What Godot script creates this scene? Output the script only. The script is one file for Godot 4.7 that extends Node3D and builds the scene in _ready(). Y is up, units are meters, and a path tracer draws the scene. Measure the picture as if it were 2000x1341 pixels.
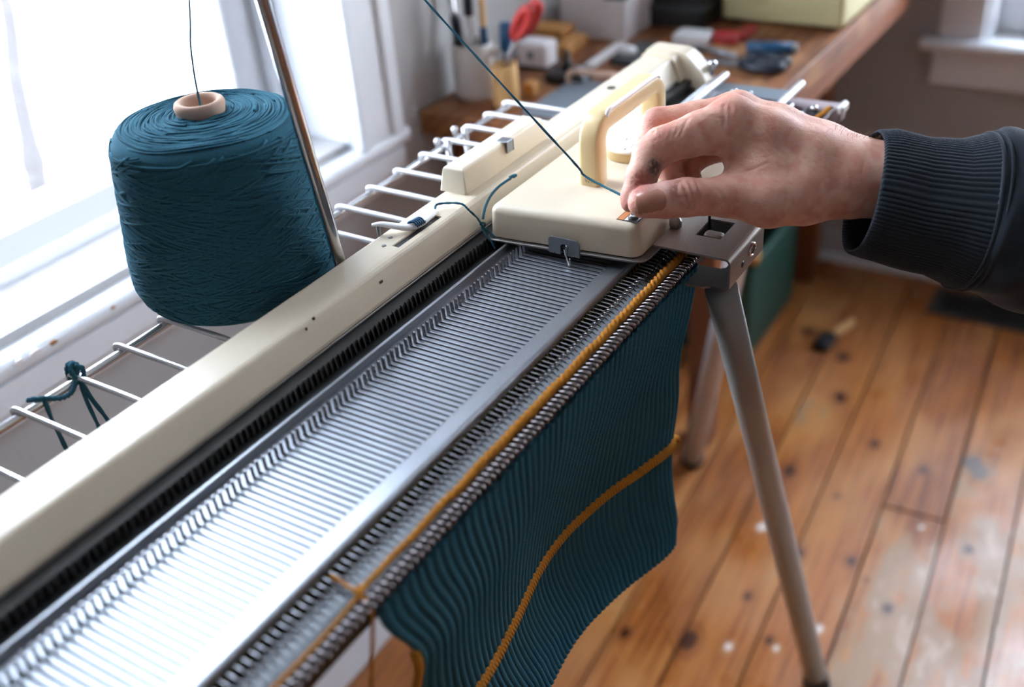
extends Node3D

# Units: helper m(x, y, z) takes millimetres measured from a point under the camera: x runs along the
# knitting machine away from the camera, y is height above the needle bed, z runs towards the operator.
const BED := 0.88            # height of the needle bed above the floor
const PITCH := 4.5           # needle pitch, mm
const NEEDLES := 198
const BED_X0 := 8.0
const BED_X1 := 905.0
const WALL_Z := -832.0
const FAR_X := 2245.0
const CEIL_Y := 1620.0

var M := {}
var rng := RandomNumberGenerator.new()


func m(x: float, y: float, z: float) -> Vector3:
	return Vector3(x * 0.001, y * 0.001 + BED, z * 0.001)


# ---------------------------------------------------------------- mesh building
class Sh:
	var v := PackedVector3Array()
	var g := PackedInt32Array()
	var uv := PackedVector2Array()
	var col := PackedColorArray()
	var group := 0

	# t: triangles, counter-clockwise from outside; turned round if the solid comes out inside-out
	func add(t: PackedVector3Array, flat := false, u := PackedVector2Array(), c := PackedColorArray(), orient := true) -> void:
		var mid := Vector3.ZERO
		for p in t:
			mid += p
		mid /= maxf(1.0, t.size())
		var vol := 0.0
		for i in range(0, t.size(), 3):
			vol += (t[i] - mid).dot((t[i + 1] - mid).cross(t[i + 2] - mid))
		var turn := orient and vol < 0.0
		group += 1
		for i in range(0, t.size(), 3):
			g.append(-1 if flat else group)
			for k in ([0, 2, 1] if turn else [0, 1, 2]):
				v.append(t[i + k])
				if u.size():
					uv.append(u[i + k])
				if c.size():
					col.append(c[i + k])

	func mesh() -> ArrayMesh:
		var st := SurfaceTool.new()
		st.begin(Mesh.PRIMITIVE_TRIANGLES)
		var hu := uv.size() == v.size()
		var hc := col.size() == v.size()
		for i in range(0, v.size(), 3):
			st.set_smooth_group(g[i / 3])
			for k in [0, 2, 1]:
				if hu:
					st.set_uv(uv[i + k])
				if hc:
					st.set_color(col[i + k])
				st.add_vertex(v[i + k])
		st.generate_normals()
		if hu:
			st.generate_tangents()
		st.index()
		return st.commit()


func quad(t: PackedVector3Array, a: Vector3, b: Vector3, c: Vector3, d: Vector3) -> void:
	t.append(a); t.append(b); t.append(c)
	t.append(a); t.append(c); t.append(d)


func fan(t: PackedVector3Array, ring: PackedVector3Array, back: bool) -> void:
	var c := Vector3.ZERO
	for p in ring:
		c += p
	c /= ring.size()
	for i in ring.size():
		var a := ring[i]
		var b := ring[(i + 1) % ring.size()]
		t.append(c)
		if back:
			t.append(b); t.append(a)
		else:
			t.append(a); t.append(b)


# rings of equal length joined into a tube, with caps
func loft(sh: Sh, rings: Array, cap0 := true, cap1 := true, flat := false, caps_flat := true) -> void:
	var t := PackedVector3Array()
	var n: int = rings[0].size()
	for j in rings.size() - 1:
		var a: PackedVector3Array = rings[j]
		var b: PackedVector3Array = rings[j + 1]
		for i in n:
			var k := (i + 1) % n
			quad(t, a[i], a[k], b[k], b[i])
	if not caps_flat or flat:
		if cap0:
			fan(t, rings[0], true)
		if cap1:
			fan(t, rings[-1], false)
		sh.add(t, flat)
		return
	# flat caps need their own normals: find the orientation of the whole first
	var whole := t.duplicate()
	fan(whole, rings[0], true)
	fan(whole, rings[-1], false)
	var mid := Vector3.ZERO
	for p in whole:
		mid += p
	mid /= whole.size()
	var vol := 0.0
	for i in range(0, whole.size(), 3):
		vol += (whole[i] - mid).dot((whole[i + 1] - mid).cross(whole[i + 2] - mid))
	if vol < 0.0:
		t = turned(t)
	sh.add(t, false, PackedVector2Array(), PackedColorArray(), false)
	for e in [0, 1]:
		if (e == 0 and cap0) or (e == 1 and cap1):
			var ct := PackedVector3Array()
			fan(ct, rings[0] if e == 0 else rings[-1], e == 0)
			sh.add(turned(ct) if vol < 0.0 else ct, true, PackedVector2Array(), PackedColorArray(), false)


func turned(t: PackedVector3Array) -> PackedVector3Array:
	var r := PackedVector3Array()
	for i in range(0, t.size(), 3):
		r.append(t[i]); r.append(t[i + 2]); r.append(t[i + 1])
	return r


# box from lo to hi (metres) with a small chamfer
func box(sh: Sh, lo: Vector3, hi: Vector3, bev := 0.0006) -> void:
	var c := (lo + hi) / 2.0
	var h := (hi - lo) / 2.0
	bev = minf(bev, minf(h.x, minf(h.y, h.z)) * 0.6)
	var rings := []
	for e in [[-h.y, -bev], [-h.y + bev, 0.0], [h.y - bev, 0.0], [h.y, -bev]]:
		var r := PackedVector3Array()
		var hx: float = h.x + e[1]
		var hz: float = h.z + e[1]
		var b: float = bev * 0.9
		for q in [[hx, hz - b], [hx - b, hz], [-hx + b, hz], [-hx, hz - b], [-hx, -hz + b], [-hx + b, -hz], [hx - b, -hz], [hx, -hz + b]]:
			r.append(c + Vector3(q[0], e[0], q[1]))
		rings.append(r)
	loft(sh, rings, true, true, true)


# box in millimetres
func bx(sh: Sh, x0: float, x1: float, y0: float, y1: float, z0: float, z1: float, bev := 0.6) -> void:
	box(sh, m(minf(x0, x1), minf(y0, y1), minf(z0, z1)), m(maxf(x0, x1), maxf(y0, y1), maxf(z0, z1)), bev * 0.001)


# rounded-rectangle outline in the xz plane
func rrect(c: Vector3, hx: float, hz: float, r: float, seg := 6) -> PackedVector3Array:
	var p := PackedVector3Array()
	r = minf(r, minf(hx, hz) * 0.98)
	for q in 4:
		var sx: float = [1, -1, -1, 1][q]
		var sz: float = [1, 1, -1, -1][q]
		for k in seg + 1:
			var a := (q + float(k) / seg) * PI / 2.0
			p.append(c + Vector3(sx * (hx - r) + cos(a) * r, 0, sz * (hz - r) + sin(a) * r))
	return p


# block with rounded vertical corners and rounded top and bottom edges; all metres
func block(sh: Sh, c: Vector3, hx: float, hz: float, y0: float, y1: float, r: float, rt: float, rb := 0.0, taper := 0.0, seg := 6) -> void:
	var rings := []
	var es := []
	if rb > 0.0:
		for k in seg + 1:
			var a := float(k) / seg * PI / 2.0
			es.append([y0 + rb - cos(a) * rb, rb - sin(a) * rb])
	else:
		es.append([y0, 0.0])
	if rt > 0.0:
		for k in seg + 1:
			var a := float(k) / seg * PI / 2.0
			es.append([y1 - rt + sin(a) * rt, rt - cos(a) * rt])
	else:
		es.append([y1, 0.0])
	for e in es:
		var ins: float = e[1] + taper * (e[0] - y0) / (y1 - y0)
		rings.append(rrect(Vector3(c.x, e[0], c.z), hx - ins, hz - ins, maxf(0.0003, r - ins * 0.7), seg))
	loft(sh, rings, true, true)


# prism along an axis: poly in (z, y) for "x", (x, z) for "y", (x, y) for "z"; millimetres
func prism(sh: Sh, axis: String, poly: Array, t0: float, t1: float, smooth := false) -> void:
	var rings := []
	for t in [t0, t1]:
		var r := PackedVector3Array()
		for p in poly:
			r.append(m(t, p.y, p.x) if axis == "x" else m(p.x, t, p.y) if axis == "y" else m(p.x, p.y, t))
		rings.append(r)
	var side := PackedVector3Array()
	var n := poly.size()
	for i in n:
		var k := (i + 1) % n
		quad(side, rings[0][i], rings[0][k], rings[1][k], rings[1][i])
	var flat_poly := PackedVector2Array(poly)
	var idx := Geometry2D.triangulate_polygon(flat_poly)
	var caps := PackedVector3Array()
	var ccw := not Geometry2D.is_polygon_clockwise(flat_poly)
	for e in 2:
		for i in range(0, idx.size(), 3):
			var tri := [rings[e][idx[i]], rings[e][idx[i + 1]], rings[e][idx[i + 2]]]
			# make the cap follow the ring order, reversed at the start
			var a2: Vector2 = flat_poly[idx[i]]
			var area := (flat_poly[idx[i + 1]] - a2).cross(flat_poly[idx[i + 2]] - a2)
			var follows := (area > 0.0) == ccw
			if follows != (e == 1):
				tri = [tri[0], tri[2], tri[1]]
			for p in tri:
				caps.append(p)
	var all := side.duplicate()
	all.append_array(caps)
	if not smooth:
		sh.add(all, true)
		return
	var mid := Vector3.ZERO
	for p in all:
		mid += p
	mid /= all.size()
	var vol := 0.0
	for i in range(0, all.size(), 3):
		vol += (all[i] - mid).dot((all[i + 1] - mid).cross(all[i + 2] - mid))
	sh.add(turned(side) if vol < 0 else side, false, PackedVector2Array(), PackedColorArray(), false)
	sh.add(turned(caps) if vol < 0 else caps, true, PackedVector2Array(), PackedColorArray(), false)


# tube along points (metres); radius a number or one per point; lobes make a twisted rope
func tube(sh: Sh, pts: PackedVector3Array, radius, seg := 8, lobes := 0, twist := 0.0, flat_y := 1.0) -> void:
	var rings := []
	var n := pts.size()
	var up := Vector3.UP
	var dist := 0.0
	var u := Vector3.ZERO
	for i in n:
		var d := (pts[mini(i + 1, n - 1)] - pts[maxi(i - 1, 0)]).normalized()
		if i == 0:
			u = d.cross(Vector3.UP)
			if u.length() < 0.05:
				u = d.cross(Vector3.RIGHT)
			u = u.normalized()
		else:
			dist += pts[i].distance_to(pts[i - 1])
			u = (u - d * u.dot(d)).normalized()
		var w := d.cross(u)
		var r: float = radius if radius is float else radius[i]
		var ring := PackedVector3Array()
		for k in seg:
			var a := TAU * k / seg
			var rr := r
			if lobes > 0:
				rr = r * (0.58 + 0.50 * absf(cos((a * lobes + dist * twist) * 0.5)))
			ring.append(pts[i] + (u * cos(a) + w * sin(a) * flat_y) * rr)
		rings.append(ring)
	loft(sh, rings, true, true, false, false)


func lathe(sh: Sh, base: Vector3, prof: Array, seg := 32, axis := Vector3.UP, flute := 0, flute_d := 0.0, caps := true) -> void:
	var u := axis.cross(Vector3.RIGHT)
	if u.length() < 0.1:
		u = axis.cross(Vector3.FORWARD)
	u = u.normalized()
	var w := axis.cross(u).normalized()
	var rings := []
	for p in prof:
		var ring := PackedVector3Array()
		for k in seg:
			var a := TAU * k / seg
			var r: float = p.x
			if flute > 0 and p.x > 0.001:
				r -= flute_d * (0.5 - 0.5 * cos(a * flute))
			ring.append(base + axis * p.y + (u * cos(a) + w * sin(a)) * maxf(r, 0.00005))
		rings.append(ring)
	loft(sh, rings, caps, caps, false, false)


# smooth curve through points
func curve(ctrl: Array, steps := 8) -> PackedVector3Array:
	var out := PackedVector3Array()
	var n := ctrl.size()
	for i in n - 1:
		var p0: Vector3 = ctrl[maxi(i - 1, 0)]
		var p1: Vector3 = ctrl[i]
		var p2: Vector3 = ctrl[i + 1]
		var p3: Vector3 = ctrl[mini(i + 2, n - 1)]
		for k in steps:
			out.append(p1.cubic_interpolate(p2, p0, p3, float(k) / steps))
	out.append(ctrl[n - 1])
	return out


# open sheet of points [rows][cols]
func sheet(sh: Sh, rows: Array, uvs := [], flip := false) -> void:
	var t := PackedVector3Array()
	var u := PackedVector2Array()
	for j in rows.size() - 1:
		for i in rows[j].size() - 1:
			var q := [[j, i], [j, i + 1], [j + 1, i + 1], [j + 1, i]]
			for k in ([0, 2, 1, 0, 3, 2] if flip else [0, 1, 2, 0, 2, 3]):
				t.append(rows[q[k][0]][q[k][1]])
				if uvs.size():
					u.append(uvs[q[k][0]][q[k][1]])
	sh.add(t, false, u, PackedColorArray(), false)


# ---------------------------------------------------------------- nodes
func origin_of(n: Node) -> Vector3:
	var o := Vector3.ZERO
	while n != self and n is Node3D:
		o += n.position
		n = n.get_parent()
	return o


func obj(called: String, what, mat: Material, parent: Node = null, at := Vector3.ZERO) -> MeshInstance3D:
	var o := MeshInstance3D.new()
	o.name = called
	o.mesh = what.mesh() if what is Sh else what
	o.material_override = mat
	var p: Node = parent if parent else self
	p.add_child(o, true)
	o.position = at - origin_of(p)
	return o


func tag(o: Node, label: String, category: String, group := "", kind := "") -> Node:
	o.set_meta("label", label)
	if category:
		o.set_meta("category", category)
	if group:
		o.set_meta("group", group)
	if kind:
		o.set_meta("kind", kind)
	return o


func thing(called: String, label: String, category: String, at: Vector3, group := "") -> Node3D:
	var o := Node3D.new()
	o.name = called
	add_child(o, true)
	o.position = at
	tag(o, label, category, group)
	return o


func structure(called: String, label: String) -> Node3D:
	var o := Node3D.new()
	o.name = called
	add_child(o, true)
	tag(o, label, "", "", "structure")
	return o


# ---------------------------------------------------------------- materials
func noise_img(w: int, h: int, freq: float, sd: int, octaves := 3, type := FastNoiseLite.TYPE_SIMPLEX_SMOOTH) -> Image:
	var n := FastNoiseLite.new()
	n.noise_type = type
	n.seed = sd
	n.frequency = freq
	n.fractal_octaves = octaves
	return n.get_seamless_image(w, h)


func tex(img: Image) -> ImageTexture:
	return ImageTexture.create_from_image(img)


func mat(key: String, c: Color, rough: float, metal := 0.0, spec := 0.5) -> StandardMaterial3D:
	var s := StandardMaterial3D.new()
	s.resource_name = key
	s.albedo_color = c
	s.roughness = rough
	s.metallic = metal
	s.metallic_specular = spec
	M[key] = s
	return s


func relief(s: StandardMaterial3D, t: Texture2D, mm: float, scale: Vector3) -> void:
	s.heightmap_enabled = true
	s.heightmap_texture = t
	s.heightmap_scale = mm * 0.1
	s.uv1_triplanar = true
	s.uv1_world_triplanar = true
	s.uv1_scale = scale


func rgb8(r: int, g: int, b: int) -> Color:
	return Color8(r, g, b)


# two-tone colour texture from a noise image
func tinted(img: Image, lo: Color, hi: Color, gain := 1.0) -> ImageTexture:
	var w := img.get_width()
	var h := img.get_height()
	img.convert(Image.FORMAT_L8)
	var src := img.get_data()
	var out := PackedByteArray()
	out.resize(w * h * 3)
	for i in w * h:
		var k := clampf((src[i] / 255.0 - 0.5) * gain + 0.5, 0.0, 1.0)
		var c := lo.lerp(hi, k)
		out[i * 3] = c.r8
		out[i * 3 + 1] = c.g8
		out[i * 3 + 2] = c.b8
	return tex(Image.create_from_data(w, h, false, Image.FORMAT_RGB8, out))


func make_materials() -> void:
	var fine := tex(noise_img(512, 512, 0.05, 3, 4))
	var soft := tex(noise_img(512, 512, 0.012, 5, 3))
	var cells := tex(noise_img(512, 512, 0.06, 9, 2, FastNoiseLite.TYPE_CELLULAR))
	M["fine_tex"] = fine
	relief(mat("wall_paint", rgb8(178, 175, 173), 0.85), fine, 0.25, Vector3(4, 4, 4))
	relief(mat("ceiling_paint", rgb8(225, 222, 216), 0.9), fine, 0.2, Vector3(3, 3, 3))
	relief(mat("trim_paint", rgb8(230, 232, 236), 0.42), soft, 0.35, Vector3(5, 5, 5))
	mat("bare_wood", rgb8(150, 104, 62), 0.8)
	var cream := mat("cream_enamel", rgb8(214, 200, 176), 0.36)
	cream.albedo_texture = tinted(noise_img(512, 512, 0.02, 17, 4), rgb8(252, 251, 249), rgb8(255, 255, 255), 1.2)
	relief(cream, fine, 0.010, Vector3(24, 24, 24))
	var yellow := mat("yellowed_plastic", rgb8(222, 196, 146), 0.3)
	relief(yellow, fine, 0.006, Vector3(20, 20, 20))
	mat("grey_plastic", rgb8(120, 122, 124), 0.5)
	var steel := mat("bed_steel", rgb8(164, 167, 171), 1.0, 1.0)
	steel.roughness_texture = tinted(noise_img(512, 512, 0.03, 21, 5), Color(0.34, 0.34, 0.34), Color(0.46, 0.46, 0.46), 1.2)
	steel.albedo_texture = tinted(noise_img(512, 512, 0.05, 22, 5), rgb8(232, 232, 234), rgb8(255, 255, 255), 1.4)
	relief(steel, fine, 0.0015, Vector3(30, 30, 30))
	var dark := mat("worn_steel", rgb8(158, 153, 149), 1.0, 0.85)
	dark.roughness_texture = tinted(noise_img(512, 512, 0.04, 31, 5), Color(0.34, 0.34, 0.34), Color(0.52, 0.52, 0.52), 1.6)
	dark.albedo_texture = tinted(noise_img(512, 512, 0.05, 32, 5), rgb8(226, 221, 216), rgb8(255, 255, 255), 1.4)
	relief(dark, fine, 0.002, Vector3(30, 30, 30))
	mat("chrome", rgb8(205, 205, 208), 0.14, 1.0)
	mat("needle_steel", rgb8(178, 178, 182), 0.22, 1.0)
	mat("peg_steel", rgb8(128, 119, 118), 0.2, 1.0)
	mat("zinc", rgb8(150, 153, 158), 0.42, 1.0)
	mat("aluminium_tube", rgb8(150, 149, 145), 0.38, 0.35)
	mat("dark_metal", rgb8(44, 46, 48), 0.45, 0.6)
	mat("plate_grey", rgb8(124, 126, 128), 0.6, 0.7)
	relief(mat("black_deck", rgb8(20, 23, 24), 0.5), fine, 0.15, Vector3(30, 30, 30))
	mat("comb_metal", rgb8(74, 74, 72), 0.5, 0.5)
	mat("dull_brass", rgb8(112, 98, 58), 0.5, 0.8)
	mat("white_wire", rgb8(206, 206, 209), 0.32, 0.4)
	mat("wire_chrome", rgb8(206, 206, 208), 0.26, 0.75)
	mat("black_rubber", rgb8(18, 18, 20), 0.7)
	mat("white_plastic", rgb8(232, 230, 228), 0.35)
	mat("pink_plastic", rgb8(172, 156, 158), 0.35)
	mat("grey_blue_enamel", rgb8(112, 120, 128), 0.5)
	var wool := mat("teal_wool", rgb8(56, 104, 120), 0.95, 0.0, 0.2)
	wool.rim_enabled = true
	wool.rim = 0.5
	wool.rim_tint = 0.7
	wool.albedo_texture = tinted(noise_img(512, 512, 0.06, 41, 4), rgb8(200, 205, 210), rgb8(255, 255, 255), 1.8)
	relief(wool, fine, 0.5, Vector3(40, 40, 40))
	var strand := mat("teal_strand", rgb8(56, 104, 120), 0.9, 0.0, 0.25)
	relief(strand, fine, 0.2, Vector3(80, 80, 80))
	var knit := mat("knit_wool", rgb8(56, 104, 120), 0.95, 0.0, 0.15)
	knit.rim_enabled = true
	knit.rim = 0.35
	knit.rim_tint = 0.8
	knit.albedo_texture = tinted(noise_img(512, 512, 0.05, 43, 4), rgb8(200, 205, 210), rgb8(255, 255, 255), 1.8)
	relief(knit, fine, 0.45, Vector3(45, 45, 45))
	var mustard := mat("mustard_wool", rgb8(186, 122, 46), 0.95, 0.0, 0.2)
	mustard.rim_enabled = true
	mustard.rim = 0.4
	mustard.rim_tint = 0.7
	relief(mustard, fine, 0.35, Vector3(70, 70, 70))
	relief(mat("card_tube", rgb8(196, 164, 144), 0.85, 0.0, 0.3), fine, 0.12, Vector3(20, 20, 20))
	relief(mat("ceramic", rgb8(214, 205, 196), 0.3), soft, 0.2, Vector3(8, 8, 8))
	relief(mat("pale_wood", rgb8(222, 174, 112), 0.6), soft, 0.2, Vector3(6, 60, 60))
	relief(mat("oak_block", rgb8(190, 134, 72), 0.6), soft, 0.2, Vector3(6, 60, 60))
	relief(mat("white_card", rgb8(234, 227, 226), 0.75), fine, 0.1, Vector3(10, 10, 10))
	mat("red_plastic", rgb8(204, 62, 58), 0.35)
	mat("deep_red", rgb8(168, 24, 30), 0.4)
	mat("blue_plastic", rgb8(16, 74, 110), 0.35)
	mat("navy_plastic", rgb8(26, 34, 48), 0.4)
	mat("black_plastic", rgb8(22, 23, 26), 0.42)
	mat("dark_grey_plastic", rgb8(58, 62, 62), 0.5)
	relief(mat("khaki_plastic", rgb8(206, 196, 146), 0.45), fine, 0.05, Vector3(12, 12, 12))
	relief(mat("green_plastic", rgb8(34, 72, 62), 0.55), soft, 0.3, Vector3(8, 8, 8))
	mat("dark_brown_wood", rgb8(56, 34, 24), 0.55)
	relief(mat("teal_cloth", rgb8(16, 52, 60), 0.95), fine, 0.6, Vector3(20, 20, 20))
	mat("orange_print", rgb8(206, 130, 74), 0.45)
	mat("white_print", rgb8(238, 236, 228), 0.4)
	mat("black_print", rgb8(34, 34, 36), 0.5)
	mat("grey_print", rgb8(128, 118, 104), 0.6)
	var clear := mat("clear_plastic", Color(0.93, 0.95, 0.96, 0.12), 0.05)
	clear.refraction_enabled = true
	clear.refraction_scale = 0.05
	var pane := mat("window_glass", Color(0.95, 0.97, 0.98, 0.06), 0.02)
	pane.transparency = BaseMaterial3D.TRANSPARENCY_ALPHA
	relief(mat("snow", rgb8(240, 242, 246), 0.9), soft, 30.0, Vector3(0.6, 0.6, 0.6))
	relief(mat("bark", rgb8(58, 53, 51), 0.95), fine, 8.0, Vector3(3, 1, 3))
	relief(mat("fence_wood", rgb8(104, 110, 112), 0.85), fine, 3.0, Vector3(2, 2, 2))
	# desk top: warm stained boards with wear
	var dw := mat("desk_wood", rgb8(255, 255, 255), 0.6)
	dw.albedo_texture = wood_texture(768, 384, 51, rgb8(84, 44, 22), rgb8(150, 92, 48), rgb8(178, 132, 84))
	dw.uv1_scale = Vector3(1, 1, 1)
	relief(mat("desk_side_wood", rgb8(122, 68, 36), 0.5), soft, 0.3, Vector3(4, 40, 40))
	# sweatshirt cloth
	var slv := mat("sweatshirt_cloth", rgb8(38, 43, 50), 0.95, 0.0, 0.2)
	slv.rim_enabled = true
	slv.rim = 1.0
	slv.rim_tint = 0.4
	relief(slv, fine, 0.35, Vector3(45, 45, 45))
	# skin: colour in the vertices (blotches, stains), pores and fine creases as relief
	var skin := mat("skin", rgb8(255, 255, 255), 0.56, 0.0, 0.38)
	skin.vertex_color_use_as_albedo = true
	skin.subsurf_scatter_enabled = true
	skin.subsurf_scatter_strength = 0.05
	relief(skin, crease_texture(), 0.30, Vector3(40, 40, 40))
	mat("thumb_nail", rgb8(176, 122, 102), 0.2)
	mat("arm_hair", rgb8(150, 108, 78), 0.5)


func crease_texture() -> ImageTexture:
	var a := noise_img(512, 512, 0.045, 61, 2, FastNoiseLite.TYPE_CELLULAR)
	var b := noise_img(512, 512, 0.03, 62, 4)
	a.convert(Image.FORMAT_L8)
	b.convert(Image.FORMAT_L8)
	var da := a.get_data()
	var db := b.get_data()
	var out := PackedByteArray()
	out.resize(512 * 512)
	for i in 512 * 512:
		out[i] = clampi(int(da[i] * 0.45 + db[i] * 0.55), 0, 255)
	return tex(Image.create_from_data(512, 512, false, Image.FORMAT_L8, out))


# grain along u, tone patches of matter (worn varnish), for furniture
func wood_texture(w: int, h: int, sd: int, dark: Color, mid: Color, pale: Color) -> ImageTexture:
	var grain := noise_img(w, h, 0.02, sd, 4)
	var worn := noise_img(w, h, 0.008, sd + 1, 4)
	grain.convert(Image.FORMAT_L8)
	worn.convert(Image.FORMAT_L8)
	var dg := grain.get_data()
	var dn := worn.get_data()
	var out := PackedByteArray()
	out.resize(w * h * 3)
	for y in h:
		for x in w:
			var gi := (y * 9 % h) * w + (x / 3)
			var k := dg[gi] / 255.0
			var wn := clampf((dn[y * w + x] / 255.0 - 0.52) * 5.0, 0.0, 1.0)
			var c := dark.lerp(mid, clampf(k * 1.5 - 0.2, 0.0, 1.0)).lerp(pale, wn * (0.35 + 0.5 * k))
			var o := (y * w + x) * 3
			out[o] = c.r8
			out[o + 1] = c.g8
			out[o + 2] = c.b8
	return tex(Image.create_from_data(w, h, false, Image.FORMAT_RGB8, out))


# ---------------------------------------------------------------- the floor
const FLOOR_TURN := 0.061
const BOARD := 101.0
const FLOOR_A0 := 500.0
const FLOOR_LA := 1900.0
const FLOOR_B0 := -980.0
const FLOOR_LB := 1400.0


func floor_xz(a: float, b: float) -> Vector2:
	return Vector2(a * cos(FLOOR_TURN) + b * sin(FLOOR_TURN), -a * sin(FLOOR_TURN) + b * cos(FLOOR_TURN))


# pine boards: warm varnish, grain, knots, and places where the varnish is worn down to grey bare wood or old paint is left
func floor_texture() -> ImageTexture:
	var w := 1216
	var h := 896
	var grain := noise_img(w, h, 0.022, 71, 4)
	var blot := noise_img(w, h, 0.009, 72, 4)
	var chip := noise_img(w, h, 0.03, 73, 5)
	for i in [grain, blot, chip]:
		i.convert(Image.FORMAT_L8)
	var dg := grain.get_data()
	var db := blot.get_data()
	var dc := chip.get_data()
	var out := PackedByteArray()
	out.resize(w * h * 3)
	var dark := rgb8(120, 64, 26)
	var mid := rgb8(168, 100, 46)
	var pale := rgb8(184, 126, 72)
	var bare := rgb8(150, 120, 94)
	var paint := rgb8(204, 180, 166)
	var tone := []
	for i in 40:
		tone.append(rng.randf_range(-0.16, 0.16))
	for y in h:
		var b := FLOOR_B0 + FLOOR_LB * (y + 0.5) / h
		var bn := floori((b + 366.0) / BOARD)
		var tn: float = tone[posmod(bn, 40)]
		var shift := posmod(bn * 137, w)
		for x in w:
			var gx := (x / 5 + shift) % w
			var gy := (y * 7) % h
			var k := dg[gy * w + gx] / 255.0 + tn
			var o := y * w + x
			var so := y * w + (x * 2 / 5 + shift) % w
			var bl := db[so] / 255.0
			var ch := dc[so] / 255.0
			var c := dark.lerp(mid, clampf(k * 2.0 - 0.35, 0.0, 1.0)).lerp(pale, clampf(bl * 2.2 - 0.95, 0.0, 1.0))
			# worn lanes where people walk: patches with ragged outlines
			var a := FLOOR_A0 + FLOOR_LA * (x + 0.5) / w
			var lane := clampf(1.25 - absf(b + 10.0) / 190.0, 0.0, 1.0) * clampf((1660.0 - a) / 260.0, 0.0, 1.0)
			var wear := clampf((bl * 0.55 + ch * 0.45 - 0.74 + lane * 0.36) * 7.0, 0.0, 1.0)
			c = c.lerp(bare, wear * 0.85)
			var left := clampf((ch * 0.6 + bl * 0.4 - 0.92 + lane * 0.34) * 10.0, 0.0, 1.0)
			c = c.lerp(paint, left * 0.42)
			out[o * 3] = c.r8
			out[o * 3 + 1] = c.g8
			out[o * 3 + 2] = c.b8
	# knots: dark eyes with a ring, at places seen in the boards; some scuffs and paint drops
	var img := Image.create_from_data(w, h, false, Image.FORMAT_RGB8, out)
	var knots := []
	for q in [[1031, -357, 15], [1003, -447, 9], [1470, -330, 12], [1270, -262, 12], [1480, -385, 13], [1290, -180, 10], [1720, -300, 14], [1600, -210, 9], [1860, -330, 12], [1150, -305, 7], [1210, -108, 8], [1390, -20, 8], [1080, -250, 7], [1930, -420, 14], [1650, -470, 13], [1560, -120, 9]]:
		knots.append([q[0], q[1], q[2], rgb8(62, 30, 18)])
	for i in 22:
		knots.append([rng.randf_range(520, 2380), rng.randf_range(-960, 400), rng.randf_range(3, 7), rgb8(104, 60, 34)])
	for q in [[1042, -300, 7], [1068, -236, 5], [1310, -330, 8], [1130, -190, 6], [1410, -96, 5]]:
		knots.append([q[0], q[1], q[2], rgb8(222, 214, 210)])
	knots.append([1610, -45, 20, rgb8(96, 82, 74)])
	knots.append([1588, -28, 16, rgb8(96, 82, 74)])
	for q in knots:
		var cx: float = (q[0] - FLOOR_A0) / FLOOR_LA * w
		var cy: float = (q[1] - FLOOR_B0) / FLOOR_LB * h
		var rx: float = q[2] / FLOOR_LA * w * 1.25
		var ry: float = q[2] / FLOOR_LB * h * 0.85
		var kc: Color = q[3]
		for yy in range(int(cy - ry * 2.4), int(cy + ry * 2.4) + 1):
			for xx in range(int(cx - rx * 2.4), int(cx + rx * 2.4) + 1):
				if xx < 0 or yy < 0 or xx >= w or yy >= h:
					continue
				var e := Vector2((xx - cx) / rx, (yy - cy) / ry).length()
				e += (dc[yy * w + xx] / 255.0 - 0.5) * 0.9
				var f := clampf((1.15 - e) * 3.0, 0.0, 0.9)
				if e > 1.3 and e < 2.0:
					f = 0.16
				if f > 0.0:
					img.set_pixel(xx, yy, img.get_pixel(xx, yy).lerp(kc, f))
	return tex(img)


func build_floor() -> void:
	var fl := structure("floor", "worn pine floor of long narrow boards with knots")
	var fm := mat("floor_boards", Color.WHITE, 1.0, 0.0, 0.5)
	fm.albedo_texture = floor_texture()
	fm.roughness_texture = tinted(noise_img(512, 512, 0.012, 77, 4), Color(0.26, 0.26, 0.26), Color(0.56, 0.56, 0.56), 1.8)
	var room := PackedVector2Array([Vector2(-2050, -890), Vector2(FAR_X + 40, -890), Vector2(FAR_X + 40, 2640), Vector2(-2050, 2640)])
	var base := Sh.new()
	bx(base, -2150, FAR_X + 150, -930, -898, -982, 2750)
	obj("subfloor", base, M.black_rubber, fl)
	var n := 0
	for i in range(-9, 31):
		var b0 := -366.0 + BOARD * i
		var joints := [-2400.0]
		if i == 2:
			joints = [-2400.0, -300.0, 1440.0]
		else:
			joints.append(rng.randf_range(-1400, 300))
			if b0 > 200.0:
				joints.append(rng.randf_range(900, 1900))
		joints.append(2700.0)
		for j in joints.size() - 1:
			var a0: float = joints[j] + 1.8
			var a1: float = joints[j + 1] - 1.8
			var lift := rng.randf_range(-0.5, 0.5)
			var q := PackedVector2Array([floor_xz(a0, b0 + 2.0), floor_xz(a1, b0 + 2.0), floor_xz(a1, b0 + BOARD - 2.0), floor_xz(a0, b0 + BOARD - 2.0)])
			for poly in Geometry2D.intersect_polygons(q, room):
				var sh := Sh.new()
				plank(sh, poly, lift)
				obj("plank", sh, fm, fl)
				n += 1


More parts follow.
